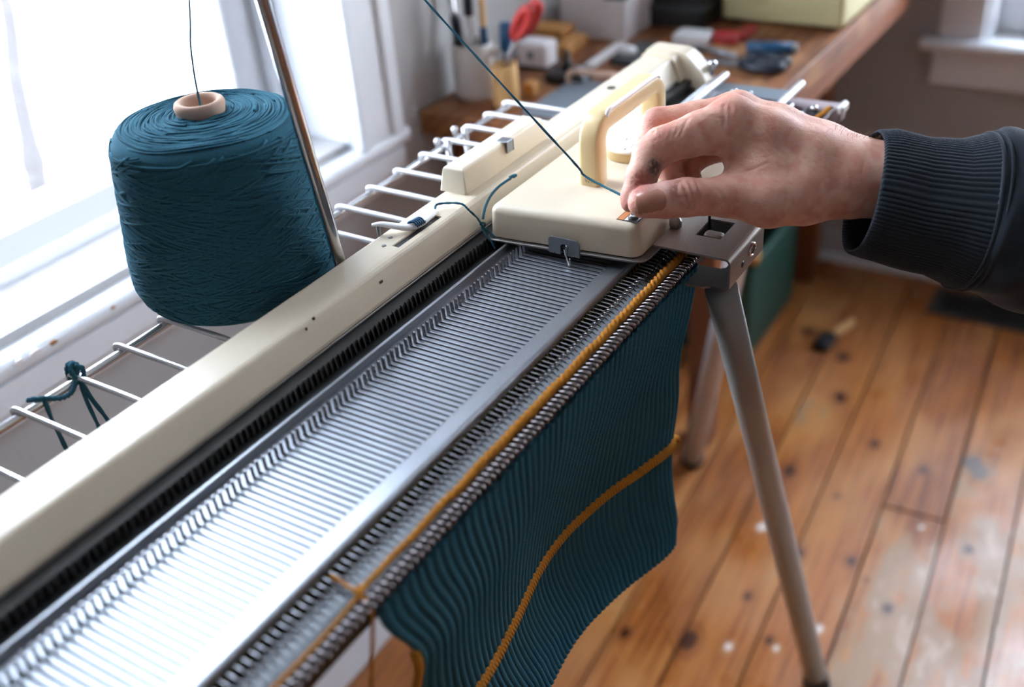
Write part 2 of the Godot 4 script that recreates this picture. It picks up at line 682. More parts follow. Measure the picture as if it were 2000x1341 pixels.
func plank(sh: Sh, poly: PackedVector2Array, lift: float) -> void:
	var mid := Vector2.ZERO
	for p in poly:
		mid += p
	mid /= poly.size()
	var rings := []
	for e in [[-900.0, 0.0], [-881.6 + lift, 0.0], [-880.0 + lift, 1.6]]:
		var r := []
		for p in poly:
			var d: Vector2 = (mid - p)
			var q: Vector2 = p + Vector2(signf(d.x), signf(d.y)) * e[1]
			r.append(m(q.x, e[0], q.y))
		rings.append(r)
	var t := PackedVector3Array()
	for j in 2:
		for i in poly.size():
			var k := (i + 1) % poly.size()
			quad(t, rings[j][i], rings[j][k], rings[j + 1][k], rings[j + 1][i])
	for i in range(1, poly.size() - 1):
		t.append(rings[2][0]); t.append(rings[2][i]); t.append(rings[2][i + 1])
	var u := PackedVector2Array()
	for p in t:
		var x := p.x * 1000.0
		var z := p.z * 1000.0
		var a := x * cos(FLOOR_TURN) - z * sin(FLOOR_TURN)
		var b := x * sin(FLOOR_TURN) + z * cos(FLOOR_TURN)
		u.append(Vector2((a - FLOOR_A0) / FLOOR_LA, (b - FLOOR_B0) / FLOOR_LB))
	sh.add(t, true, u)


# ---------------------------------------------------------------- room shell
func wall_with_hole(parent: Node3D, mt: Material, axis: String, t0: float, t1: float, s0: float, s1: float, h0: float, h1: float, holes: Array) -> void:
	# axis "z": wall across z from t0 to t1, running along x from s0 to s1; axis "x": the same across x, running along z
	var sh := Sh.new()
	var put := func(a: float, b: float, lo: float, hi: float) -> void:
		if b - a > 0.5 and hi - lo > 0.5:
			if axis == "z":
				bx(sh, a, b, lo, hi, t0, t1, 0.01)
			else:
				bx(sh, t0, t1, lo, hi, a, b, 0.01)
	var at := s0
	for q in holes:
		put.call(at, q[0], h0, h1)
		put.call(q[0], q[1], h0, q[2])
		put.call(q[0], q[1], q[3], h1)
		at = q[1]
	put.call(at, s1, h0, h1)
	obj("wall_body", sh, mt, parent)


func build_room() -> void:
	var ww := structure("wall_left", "grey painted wall below and beside the tall bright window")
	wall_with_hole(ww, M.wall_paint, "z", -985, WALL_Z, -2150, FAR_X + 150, -900, CEIL_Y, [[300.0, 905.0, -120.0, 1250.0]])
	var wf := structure("wall_far", "grey-brown wall at the far end of the room")
	wall_with_hole(wf, M.wall_paint, "x", FAR_X, FAR_X + 150, WALL_Z, 2600, -900, CEIL_Y, [[-340.0, 640.0, -335.0, 1150.0]])
	var wr := structure("wall_right", "plain wall behind the person at the machine")
	wall_with_hole(wr, M.wall_paint, "z", 2600, 2750, -2150, FAR_X + 150, -900, CEIL_Y, [])
	var wb := structure("wall_back", "plain wall behind the viewer")
	wall_with_hole(wb, M.wall_paint, "x", -2150, -2000, WALL_Z, 2600, -900, CEIL_Y, [])
	var ce := structure("ceiling", "white ceiling")
	var cs := Sh.new()
	bx(cs, -2150, FAR_X + 150, CEIL_Y, CEIL_Y + 150, -985, 2750, 0.01)
	obj("ceiling_body", cs, M.ceiling_paint, ce)

	# window beside the machine
	var w := structure("window_1", "tall white sash window beside the knitting machine, snow outside")
	var tr: Material = M.trim_paint
	var sh := Sh.new()
	bx(sh, 830, 866, -110, 1240, -960, -925, 3)
	obj("sash_stile", sh, tr, w)
	sh = Sh.new()
	bx(sh, 330, 370, -110, 1240, -960, -925, 3)
	obj("sash_stile", sh, tr, w)
	sh = Sh.new()
	prism(sh, "x", [Vector2(-960, -110), Vector2(-960, -66), Vector2(-945, -64), Vector2(-934, -70), Vector2(-930, -76), Vector2(-926, -79), Vector2(-925, -106), Vector2(-928, -110)], 370, 830)
	obj("sash_rail", sh, tr, w)
	sh = Sh.new()
	bx(sh, 370, 830, 1195, 1240, -960, -925, 3)
	obj("sash_rail", sh, tr, w)
	sh = Sh.new()
	bx(sh, 366, 834, -70, 1200, -946, -942, 0.1)
	obj("glass_pane", sh, M.window_glass, w)
	for x in [866.0, 305.0]:
		sh = Sh.new()
		bx(sh, x, x + 25, -118, 1250, -975, -934, 2)
		obj("parting_stop", sh, tr, w)
	sh = Sh.new()
	bx(sh, 884, 905, -128, 1250, -934, -914, 3)
	obj("inner_stop", sh, tr, w)
	sh = Sh.new()
	bx(sh, 300, 905, -128, -113, -926, -914, 3)
	obj("bottom_stop", sh, tr, w)
	for x in [905.0, 288.0]:
		sh = Sh.new()
		bx(sh, x - 2, x + 12, -130, 1262, -985, -828, 0.5)
		obj("jamb", sh, tr, w)
	sh = Sh.new()
	bx(sh, 288, 917, 1250, 1262, -985, -828, 0.5)
	obj("jamb", sh, tr, w)
	# casing: flat board with a bead along the opening and a proud back band
	for side in [1.0, -1.0]:
		var e := 905.0 if side > 0 else 300.0
		sh = Sh.new()
		prism(sh, "y", [Vector2(e, WALL_Z + 0.5), Vector2(e, -812), Vector2(e + side * 4, -808), Vector2(e + side * 12, -808), Vector2(e + side * 16, -814), Vector2(e + side * 58, -814), Vector2(e + side * 62, -809), Vector2(e + side * 80, -808), Vector2(e + side * 83, -811), Vector2(e + side * 83, WALL_Z + 0.5)], -130, 1335)
		obj("casing", sh, tr, w)
	sh = Sh.new()
	bx(sh, 217, 988, 1252, 1335, WALL_Z + 0.5, -808, 3)
	obj("casing", sh, tr, w)
	sh = Sh.new()
	var nose := []
	for k in 9:
		var a := -PI / 2.0 + PI * k / 8.0
		nose.append(Vector2(-819 + cos(a) * 10.0, -141 + sin(a) * 11.0))
	nose.append_array([Vector2(-940, -130), Vector2(-940, -152)])
	prism(sh, "x", nose, 205, 998)
	obj("window_sill", sh, tr, w)
	sh = Sh.new()
	prism(sh, "x", [Vector2(WALL_Z + 0.5, -152), Vector2(-812, -152), Vector2(-812, -178), Vector2(-815, -184), Vector2(-815, -192), Vector2(-818, -198), Vector2(WALL_Z + 0.5, -200)], 220, 985)
	obj("apron", sh, tr, w)
	# places on the sill's edge where paint has broken off the wood
	var i := 0
	for q in [[516.0, 3.2, 1.9], [448.0, 5.0, 2.4], [428.0, 9.0, 4.4], [412.0, 6.0, 4.0]]:
		sh = Sh.new()
		var poly := []
		for k in 11:
			var a := TAU * k / 11.0
			var r := rng.randf_range(0.6, 1.05)
			poly.append(Vector2(q[0] + cos(a) * q[1] * r, -138.0 + sin(a) * q[2] * r))
		prism(sh, "z", poly, -811, -808.6)
		obj("paint_chip", sh, M.bare_wood if i < 2 else M.white_card, w)
		i += 1

	# second window on the far wall
	var w2 := structure("window_2", "white window with sill and apron on the far wall")
	sh = Sh.new()
	bx(sh, FAR_X - 40, FAR_X + 120, -358, -335, -456, 756, 7)
	obj("window_sill", sh, tr, w2)
	sh = Sh.new()
	bx(sh, FAR_X - 18, FAR_X + 2, -432, -357, -428, 728, 3)
	obj("apron", sh, tr, w2)
	for q in [[-422.0, -338.0], [638.0, 720.0]]:
		sh = Sh.new()
		bx(sh, FAR_X - 18, FAR_X + 2, -336, 1235, q[0], q[1], 3)
		obj("casing", sh, tr, w2)
		sh = Sh.new()
		var zz: float = -340.0 if q[0] < 0 else 628.0
		bx(sh, FAR_X - 2, FAR_X + 150, -336, 1150, zz, zz + 12, 0.5)
		obj("jamb", sh, tr, w2)
	sh = Sh.new()
	bx(sh, FAR_X - 18, FAR_X + 2, 1150, 1235, -422, 720, 3)
	obj("casing", sh, tr, w2)
	for q in [[-328.0, -276.0], [576.0, 628.0]]:
		sh = Sh.new()
		bx(sh, FAR_X + 60, FAR_X + 95, -335, 1150, q[0], q[1], 3)
		obj("sash_stile", sh, tr, w2)
	for q in [[-335.0, -288.0], [400.0, 440.0], [1100.0, 1150.0]]:
		sh = Sh.new()
		bx(sh, FAR_X + 60, FAR_X + 95, q[0], q[1], -276, 576, 3)
		obj("sash_rail", sh, tr, w2)
	sh = Sh.new()
	bx(sh, FAR_X + 76, FAR_X + 80, -290, 1110, -280, 580, 0.1)
	obj("glass_pane", sh, M.window_glass, w2)

	# baseboards
	var b1 := structure("baseboard_left", "painted baseboard under the big window")
	sh = Sh.new()
	prism(sh, "x", [Vector2(WALL_Z + 0.5, -880), Vector2(WALL_Z + 0.5, -760), Vector2(-828, -760), Vector2(-820, -772), Vector2(-818, -776), Vector2(-818, -880)], -2000, FAR_X)
	obj("board", sh, tr, b1)
	var b2 := structure("baseboard_far", "painted baseboard along the far wall")
	sh = Sh.new()
	bx(sh, FAR_X - 15, FAR_X - 0.5, -880, -812, -816, 2600, 3)
	obj("board", sh, M.wall_paint, b2)
	sh = Sh.new()
	bx(sh, FAR_X - 28, FAR_X - 14, -880, -858, -816, 2600, 5)
	obj("shoe_moulding", sh, tr, b2)


func build_outside() -> void:
	var g := structure("ground", "snow covered ground outside the window")
	var rows := []
	for j in 41:
		var row := PackedVector3Array()
		for k in 41:
			var x := -26000.0 + 1300.0 * k
			var z := -1010.0 - 900.0 * j
			row.append(m(x, -1361.0 + sin(x * 0.0006) * 60.0 + cos(z * 0.0008) * 60.0 - 60.0, z))
		rows.append(row)
	var sh := Sh.new()
	sheet(sh, rows, [], true)
	obj("snow_cover", sh, M.snow, g)
	sh = Sh.new()
	bx(sh, 2420, 16000, -1420, -1361, -1000, 12000, 1)
	obj("snow_cover", sh, M.snow, g)

	var t := thing("tree", "slender bare tree standing in the snow outside the window", "tree", m(2400, -1420, -4018))
	sh = Sh.new()
	var trunk := curve([m(2385, -1480, -3990), m(2400, -1361, -4018), m(2455, -1200, -4070), m(2560, -950, -4180), m(2717, -678, -4324), m(2790, -100, -4420), m(2800, 900, -4500), m(2850, 2000, -4560)], 8)
	var rr := []
	for k in trunk.size():
		var f := float(k) / (trunk.size() - 1)
		rr.append(0.056 + 0.09 * exp(-f * 26.0) - 0.03 * f + 0.012 * exp(-pow((f - 0.24) * 26.0, 2.0)))
	tube(sh, trunk, rr, 14)
	obj("trunk", sh, M.bark, t)
	for q in [[m(2740, -500, -4350), m(2500, -200, -4200), m(2250, 300, -4100)], [m(2795, 200, -4450), m(3100, 700, -4400), m(3300, 1300, -4300)], [m(2810, 1000, -4500), m(2600, 1500, -4700), m(2450, 2200, -4800)], [m(2415, -1330, -4030), m(2330, -1290, -3950), m(2240, -1270, -3900)]]:
		sh = Sh.new()
		var c := curve(q, 8)
		var r2 := []
		for k in c.size():
			r2.append(0.024 - 0.016 * k / (c.size() - 1.0))
		tube(sh, c, r2, 8)
		obj("branch", sh, M.bark, t)

	var f := thing("fence", "grey board fence standing in the snow beyond the far window", "fence", m(3600, -1361, 0))
	for k in 20:
		sh = Sh.new()
		var z := -1500.0 + 160.0 * k
		bx(sh, 3600, 3622, -1370, -240 + rng.randf_range(-8, 8), z + 4, z + 154, 3)
		obj("board", sh, M.fence_wood, f)


# ---------------------------------------------------------------- knitting machine
func build_machine() -> void:
	var km := thing("knitting_machine", "long cream and steel flat-bed knitting machine with a row of needles", "knitting machine", m(460, -32, -340))
	# cream cover along the back, with a slot in its top
	var sh := Sh.new()
	var full := [Vector2(-398, 9), Vector2(-396.3, 11), Vector2(-396.2, 13), Vector2(-402.4, 28), Vector2(-403.4, 29.3), Vector2(-405.2, 30.2), Vector2(-408.5, 30.6), Vector2(-414, 30.8), Vector2(-428.6, 31.2), Vector2(-430.2, 30.7), Vector2(-431, 29.4), Vector2(-432, -14), Vector2(-426, -14), Vector2(-425, 9)]
	prism(sh, "x", full, BED_X0 - 60, 475)
	prism(sh, "x", [Vector2(-398, 9), Vector2(-396.3, 11), Vector2(-396.2, 13), Vector2(-402.4, 28), Vector2(-403.4, 29.3), Vector2(-405.2, 30.2), Vector2(-408.5, 30.6), Vector2(-408.5, 9)], 475, 525)
	prism(sh, "x", [Vector2(-414, 9), Vector2(-414, 30.8), Vector2(-428.6, 31.2), Vector2(-430.2, 30.7), Vector2(-431, 29.4), Vector2(-432, -14), Vector2(-426, -14), Vector2(-425, 9)], 475, 525)
	prism(sh, "x", full, 525, 912)
	obj("back_cover", sh, M.cream_enamel, km)
	sh = Sh.new()
	bx(sh, 475.2, 524.8, 12, 29.6, -413.8, -408.7, 0.1)
	obj("slot_floor", sh, M.black_deck, km)
	for q in [[472.5, -418.7], [484.0, -422.0]]:
		sh = Sh.new()
		lathe(sh, m(q[0], 30.9, q[1]), [Vector2(0, 0), Vector2(0.0016, 0), Vector2(0.0016, 0.0003), Vector2(0.0012, 0.0006), Vector2(0, 0.0006)], 14)
		obj("screw_head", sh, M.grey_plastic, km)
	for q in [[443.7, 22.7, -400.3, 1.6], [382.3, 28.6, -402.7, 1.0], [373.9, 26.2, -401.8, 0.8]]:
		sh = Sh.new()
		block(sh, m(q[0], q[1], q[2]), q[3] * 0.001, 0.0006, m(0, q[1] - 0.8, 0).y, m(0, q[1] + 0.8, 0).y, 0.0004, 0.0002)
		obj("paint_chip", sh, M.dark_brown_wood, km)
	sh = Sh.new()
	lathe(sh, m(800, 30.9, -418), [Vector2(0, 0.0), Vector2(0.004, 0), Vector2(0.004, 0.0003), Vector2(0, 0.0003)], 16)
	obj("cover_hole", sh, M.black_deck, km)
	# moulded cream end piece
	sh = Sh.new()
	prism(sh, "x", [Vector2(-374, 3), Vector2(-372, 6), Vector2(-376, 14), Vector2(-388, 27), Vector2(-393, 31), Vector2(-400, 33), Vector2(-430, 34), Vector2(-434, 32), Vector2(-436, 28), Vector2(-436, -16), Vector2(-374, -16)], 905, 925)
	prism(sh, "x", [Vector2(-395, 6), Vector2(-393, 10), Vector2(-399, 27), Vector2(-402, 31), Vector2(-408, 32.4), Vector2(-430, 33), Vector2(-433, 31), Vector2(-434, 28), Vector2(-434, -15), Vector2(-396, -15)], 893, 906)
	obj("end_cap", sh, M.cream_enamel, km)
	sh = Sh.new()
	tube(sh, PackedVector3Array([m(922, -10, -374), m(922, 16, -374)]), 0.0025, 8)
	lathe(sh, m(922, 14, -374), [Vector2(0, 0), Vector2(0.003, 0.0006), Vector2(0.0047, 0.003), Vector2(0.0047, 0.006), Vector2(0.003, 0.0085), Vector2(0, 0.009)], 14)
	obj("end_knob", sh, M.chrome, km)
	# dark channel with its comb
	sh = Sh.new()
	bx(sh, BED_X0 - 60, BED_X1, -10, -0.8, -424, -374, 0.3)
	obj("channel_floor", sh, M.black_deck, km)
	sh = Sh.new()
	prism(sh, "x", [Vector2(-424, -0.8), Vector2(-424, 8.6), Vector2(-402, 8.6), Vector2(-388.2, 7.2), Vector2(-387.6, 6.6), Vector2(-387.6, 5.6), Vector2(-388.6, -0.8)], BED_X0 - 60, BED_X1)
	obj("channel_shelf", sh, M.comb_metal, km)
	sh = Sh.new()
	bx(sh, BED_X0 - 60, BED_X1, 9.2, 10.6, -399.5, -395.2, 0.3)
	obj("cover_lip", sh, M.worn_steel, km)
	var fin := Sh.new()
	prism(fin, "x", [Vector2(-388.6, -0.8), Vector2(-386.2, -0.8), Vector2(-385.4, 1.0), Vector2(-386.4, 6.6), Vector2(-387.0, 7.7), Vector2(-388.4, 7.9)], 0.0, 1.0)
	var fin_mesh := fin.mesh()
	# raised runner in front of the channel
	sh = Sh.new()
	prism(sh, "x", [Vector2(-374.2, -4), Vector2(-374.2, 4.9), Vector2(-373.8, 5.3), Vector2(-372.5, 5.3), Vector2(-372.0, 4.9), Vector2(-371.8, -4)], BED_X0 - 60, BED_X1)
	obj("runner", sh, M.bed_steel, km)
	# slotted steel bed
	sh = Sh.new()
	bx(sh, BED_X0 - 60, BED_X1, -3, 0, -371.9, -360.5, 0.2)
	prism(sh, "x", [Vector2(-297, 0), Vector2(-287, 0), Vector2(-285.6, -0.25), Vector2(-284.6, -0.9), Vector2(-284, -2.2), Vector2(-284, -4.2), Vector2(-297, -4.2)], BED_X0 - 60, BED_X1)
	prism(sh, "x", [Vector2(-299, -4), Vector2(-299, -1.2), Vector2(-297, 0.0), Vector2(-296, -4)], BED_X0 - 60, BED_X1)
	for i in range(-14, NEEDLES + 1):
		var x := BED_X0 + PITCH * i
		var rings := []
		for z in [-360.5, -296.5]:
			var r := PackedVector3Array()
			for q in [[0.82, -4.0], [0.82, -0.16], [0.88, -0.04], [1.0, 0.0], [3.5, 0.0], [3.62, -0.04], [3.68, -0.16], [3.68, -4.0]]:
				r.append(m(x + q[0], q[1], z))
			rings.append(r)
		loft(sh, rings, true, true, true)
	obj("slotted_plate", sh, M.bed_steel, km)
	sh = Sh.new()
	bx(sh, BED_X0 - 60, BED_X1, -32, -4.6, -372, -290, 1)
	obj("bed_frame", sh, M.dark_metal, km)
	sh = Sh.new()
	for i in range(0, NEEDLES):
		var x := BED_X0 + PITCH * i
		prism(sh, "x", [Vector2(-284.4, -3.8), Vector2(-283.2, -3.9), Vector2(-282.6, -7.4), Vector2(-284.4, -7.6)], x + 1.5, x + 3.1)
	tag(obj("needle_guides", sh, M.dull_brass, km), "", "", "", "stuff")
	sh = Sh.new()
	bx(sh, BED_X0 - 60, BED_X1, -16, -7.5, -290, -283.6, 0.3)
	obj("front_frame", sh, M.black_deck, km)
	# ribbed plate the stitches slide on
	sh = Sh.new()
	var r0 := PackedVector3Array()
	var r1 := PackedVector3Array()
	var r2 := PackedVector3Array()
	for i in range(-40, int((BED_X1 - BED_X0) / 0.75)):
		var x := BED_X0 + 0.75 * i
		var y := -8.4 + (0.5 if i % 2 == 0 else 0.0)
		r0.append(m(x, y - 1.6, -278.0))
		r1.append(m(x, y, -272))
		r2.append(m(x, y + 0.6, -256.5))
	sheet(sh, [r2, r1, r0])
	for i in NEEDLES:
		var x := BED_X0 + PITCH * i + 0.9
		tube(sh, PackedVector3Array([m(x, -6.6, -268.5), m(x + 0.1, -6.2, -263), m(x + 0.1, -5.4, -257.5)]), 0.00028, 5)
	obj("sinker_plate", sh, M.plate_grey, km)
	sh = Sh.new()
	bx(sh, BED_X0 - 30, BED_X1, -30, -10.8, -284, -263, 0.5)
	obj("sinker_rail", sh, M.dark_metal, km)
	sh = Sh.new()
	bx(sh, BED_X0 - 30, BED_X1, -11, -4.0, -264, -252.5, 0.5)
	obj("peg_rail", sh, M.dark_metal, km)
	# one needle: butt, shank in the groove, stem and hook with its latch
	sh = Sh.new()
	prism(sh, "x", [Vector2(-361.3, -3), Vector2(-361.5, 6.6), Vector2(-361.3, 7.4), Vector2(-360.8, 7.9), Vector2(-360.3, 7.9), Vector2(-359.7, 7.4), Vector2(-359.5, 6.6), Vector2(-359.1, -3)], -0.62, 0.62)
	prism(sh, "x", [Vector2(-372, -4.4), Vector2(-372, -3.5), Vector2(-285, -3.5), Vector2(-285, -4.4)], -0.4, 0.4)
	tube(sh, PackedVector3Array([m(0, -4.9, -290), m(0, -5.0, -284), m(0, -5.2, -278), m(0, -5.4, -274.5)]), [0.0008, 0.0008, 0.00075, 0.0006], 8)
	tube(sh, curve([m(0, -5.4, -274.6), m(0, -5.3, -272.4), m(0, -4.2, -271.4), m(0, -3.2, -272.2), m(0, -3.5, -273.6)], 4), 0.00042, 6)
	var needle_mesh := sh.mesh()
	sh = Sh.new()
	tube(sh, curve([m(0, -4.6, -275.0), m(0.15, -3.6, -273.4), m(0.3, -4.4, -270.6), m(0.45, -5.6, -268.8)], 3), [0.0004, 0.00055, 0.0006, 0.00065, 0.0006, 0.00055, 0.0005, 0.0004, 0.0003, 0.0002], 6)
	var latch_mesh := sh.mesh()
	# one gate peg: a slim polished bead that leans out over the edge
	sh = Sh.new()
	var pc := curve([m(-0.9, -5.0, -255.6), m(-0.8, -1.4, -255.2), m(-0.4, 0.2, -253.4), m(0.1, 0.5, -250.6), m(0.6, -0.2, -248.2), m(0.9, -1.4, -246.6)], 5)
	var pr := []
	for k in pc.size():
		var f := k / (pc.size() - 1.0)
		pr.append(lerpf(0.0006, 0.00158, smoothstep(0.25, 0.8, f)) * sqrt(maxf(0.02, 1.0 - pow(maxf(0.0, f - 0.8) / 0.2, 2.0))))
	tube(sh, pc, pr, 10)
	var peg_mesh := sh.mesh()
	for i in NEEDLES:
		var x := (BED_X0 + PITCH * i) * 0.001
		var jit := rng.randf_range(-0.00025, 0.00025)
		var nd := obj("needle", needle_mesh, M.needle_steel, km, Vector3(x + jit, -0.0028 if x > 0.561 and x < 0.78 else 0.0, rng.randf_range(-0.0004, 0.0004)))
		obj("latch", latch_mesh, M.dark_metal, nd, nd.position + km.position)
		var pg := obj("gate_peg", peg_mesh, M.peg_steel, km, Vector3(x + 0.00225, 0, rng.randf_range(-0.0003, 0.0003)))
		pg.rotation.y = 0.0
	for i in range(-12, NEEDLES):
		obj("comb_tooth", fin_mesh, M.comb_metal, km, Vector3((BED_X0 + PITCH * i) * 0.001, rng.randf_range(-0.0002, 0.0003), 0))
	# far end: end plate, corner bumper and the two rail rods that stick out
	sh = Sh.new()
	bx(sh, 903, 931, -14, -0.4, -372, -300, 1)
	obj("end_plate", sh, M.grey_blue_enamel, km)
	sh = Sh.new()
	bx(sh, 898, 914, -14, 0.2, -300, -242, 2)
	obj("corner_plate", sh, M.pink_plastic, km)
	sh = Sh.new()
	bx(sh, 897, 915, -6, 3, -246, -240, 2)
	obj("corner_stop", sh, M.white_plastic, km)
	for z in [-363.5, -289.5]:
		sh = Sh.new()
		tube(sh, PackedVector3Array([m(745, 7, z), m(931, 7, z), m(933, 7, z)]), [0.0036, 0.0036, 0.0026], 12)
		obj("rail_rod", sh, M.white_wire, km)
	for q in [[918.0, -345.0], [916.0, -330.0], [900.0, -292.0], [902.0, -264.0], [880.0, -276.0], [882.0, -270.0]]:
		sh = Sh.new()
		lathe(sh, m(q[0] - 12, 0, q[1]), [Vector2(0, -0.002), Vector2(0.0034, -0.002), Vector2(0.0034, 0.002), Vector2(0.0022, 0.0034), Vector2(0, 0.0036)], 12)
		obj("end_screw", sh, M.chrome, km)

	# stand
	var stn := thing("machine_stand", "grey metal tube stand carrying the knitting machine above the floor", "stand", m(900, -880, -300))
	sh = Sh.new()
	bx(sh, 30, 880, -54, -33, -345, -315, 2)
	obj("cross_bar", sh, M.dark_metal, stn)
	sh = Sh.new()
	tube(sh, PackedVector3Array([m(596, -22, -230), m(680, -194, -229), m(1009, -856, -229)]), [0.0115, 0.0118, 0.0155], 20)
	obj("leg", sh, M.aluminium_tube, stn)
	sh = Sh.new()
	tube(sh, PackedVector3Array([m(1004, -846, -229), m(1010, -866, -229), m(1018, -880, -229)]), [0.017, 0.0175, 0.0185], 20)
	obj("foot", sh, M.black_rubber, stn)
	sh = Sh.new()
	tube(sh, PackedVector3Array([m(860, -45, -335), m(1050, -230, -385), m(1390, -872, -578)]), [0.012, 0.014, 0.017], 18)
	var l2 := obj("leg", sh, M.white_wire, stn)
	l2.set_meta("label", "white tube leg further back")
	sh = Sh.new()
	tube(sh, PackedVector3Array([m(1118, -359, -424), m(1130, -383, -431)]), [0.0175, 0.0175], 18)
	obj("collar", sh, M.black_rubber, l2)
	sh = Sh.new()
	tube(sh, PackedVector3Array([m(1385, -862, -575), m(1393, -880, -580)]), [0.02, 0.021], 18)
	obj("foot", sh, M.black_rubber, stn)
	for q in [[40.0, -180.0], [-120.0, -400.0]]:
		sh = Sh.new()
		tube(sh, PackedVector3Array([m(60, -40, -330), m(q[0], -878, q[1] - 60)]), [0.0115, 0.0135], 16)
		obj("leg", sh, M.aluminium_tube, stn)


func build_rack() -> void:
	var rk := thing("wire_rack", "silver wire rack behind the machine, rungs across a back rod", "rack", m(500, -3, -500))
	var sh := Sh.new()
	tube(sh, PackedVector3Array([m(80, -4.2, -532), m(360, -4.2, -532), m(640, -4.2, -534), m(812, -4.2, -534)]), 0.0027, 12)
	obj("back_rod", sh, M.wire_chrome, rk)
	for x in [105.0, 142.0, 180.0, 217.6, 258.9, 299.0, 336.0, 373.0, 410.0, 447.0, 484.0, 521.0, 559.0, 598.0, 635.0, 672.0, 706.5, 741.0, 775.0, 808.0]:
		sh = Sh.new()
		tube(sh, curve([m(x + 0.2, -5.5, -537.0), m(x, -1.6, -537.4), m(x, 0.2, -533.5), m(x, 0.2, -520), m(x, -0.2, -470), m(x, -3.0, -434)], 5), 0.0020 if x < 500 else 0.00225, 8)
		obj("rung", sh, M.wire_chrome if x < 350 else M.white_wire, rk)
	for q in [[727.0, -543.0], [697.0, -541.0]]:
		sh = Sh.new()
		tube(sh, PackedVector3Array([m(q[0] + 7, 2, q[1] + 9), m(q[0] + 3, -20, q[1] + 14), m(q[0] - 6, -62, q[1] + 22)]), 0.0026, 8)
		obj("hook_leg", sh, M.white_wire, rk)
		sh = Sh.new()
		lathe(sh, m(q[0] + 5, -4, q[1]), [Vector2(0, -0.003), Vector2(0.0020, -0.002), Vector2(0.0021, 0.001), Vector2(0.0028, 0.002), Vector2(0.0030, 0.0042), Vector2(0.0022, 0.006), Vector2(0, 0.0066)], 12)
		obj("hook_knob", sh, M.white_wire, rk)
	sh = Sh.new()
	bx(sh, 60, 860, -8, -2, -437, -432.4, 1)
	obj("mounting_bar", sh, M.dark_metal, rk)

	# teal thread left tied on the rack
	var yt := thing("yarn_tie", "loose teal yarn knotted over the wire rack with ends hanging", "yarn", m(285, -45, -530))
	sh = Sh.new()
	tube(sh, curve([m(269, -0.5, -537), m(275, -0.5, -529.5), m(283, -5, -527), m(291, -6, -527), m(297, -1, -527.5), m(301, 4, -529), m(303, 6.5, -531.5), m(301, 7, -535.5), m(299, 2, -537), m(298, -3, -533), m(300, -4, -528.5)], 6), 0.0017, 8, 2, 2200.0)
	obj("loop", sh, M.teal_wool, yt)
	sh = Sh.new()
	tube(sh, curve([m(301, 7, -530), m(304, 4, -528), m(302, -1, -527), m(298, 0, -527), m(297, 5, -529), m(300, 8, -532), m(303, 5, -534), m(302, 0, -533)], 5), 0.0017, 8, 2, 2200.0)
	obj("knot", sh, M.teal_wool, yt)
	for q in [[m(275, -1, -529), m(274, -14, -527.5), m(275.5, -30, -528), m(276, -46, -527), m(277, -70, -527)], [m(300, -3, -529), m(299.5, -18, -528), m(301, -36, -528), m(303, -60, -528)], [m(301, -3, -529), m(302, -16, -527), m(307, -34, -527), m(312, -56, -527)]]:
		sh = Sh.new()
		tube(sh, curve(q, 6), 0.0014, 8, 2, 2200.0)
		obj("yarn_end", sh, M.teal_wool, yt)


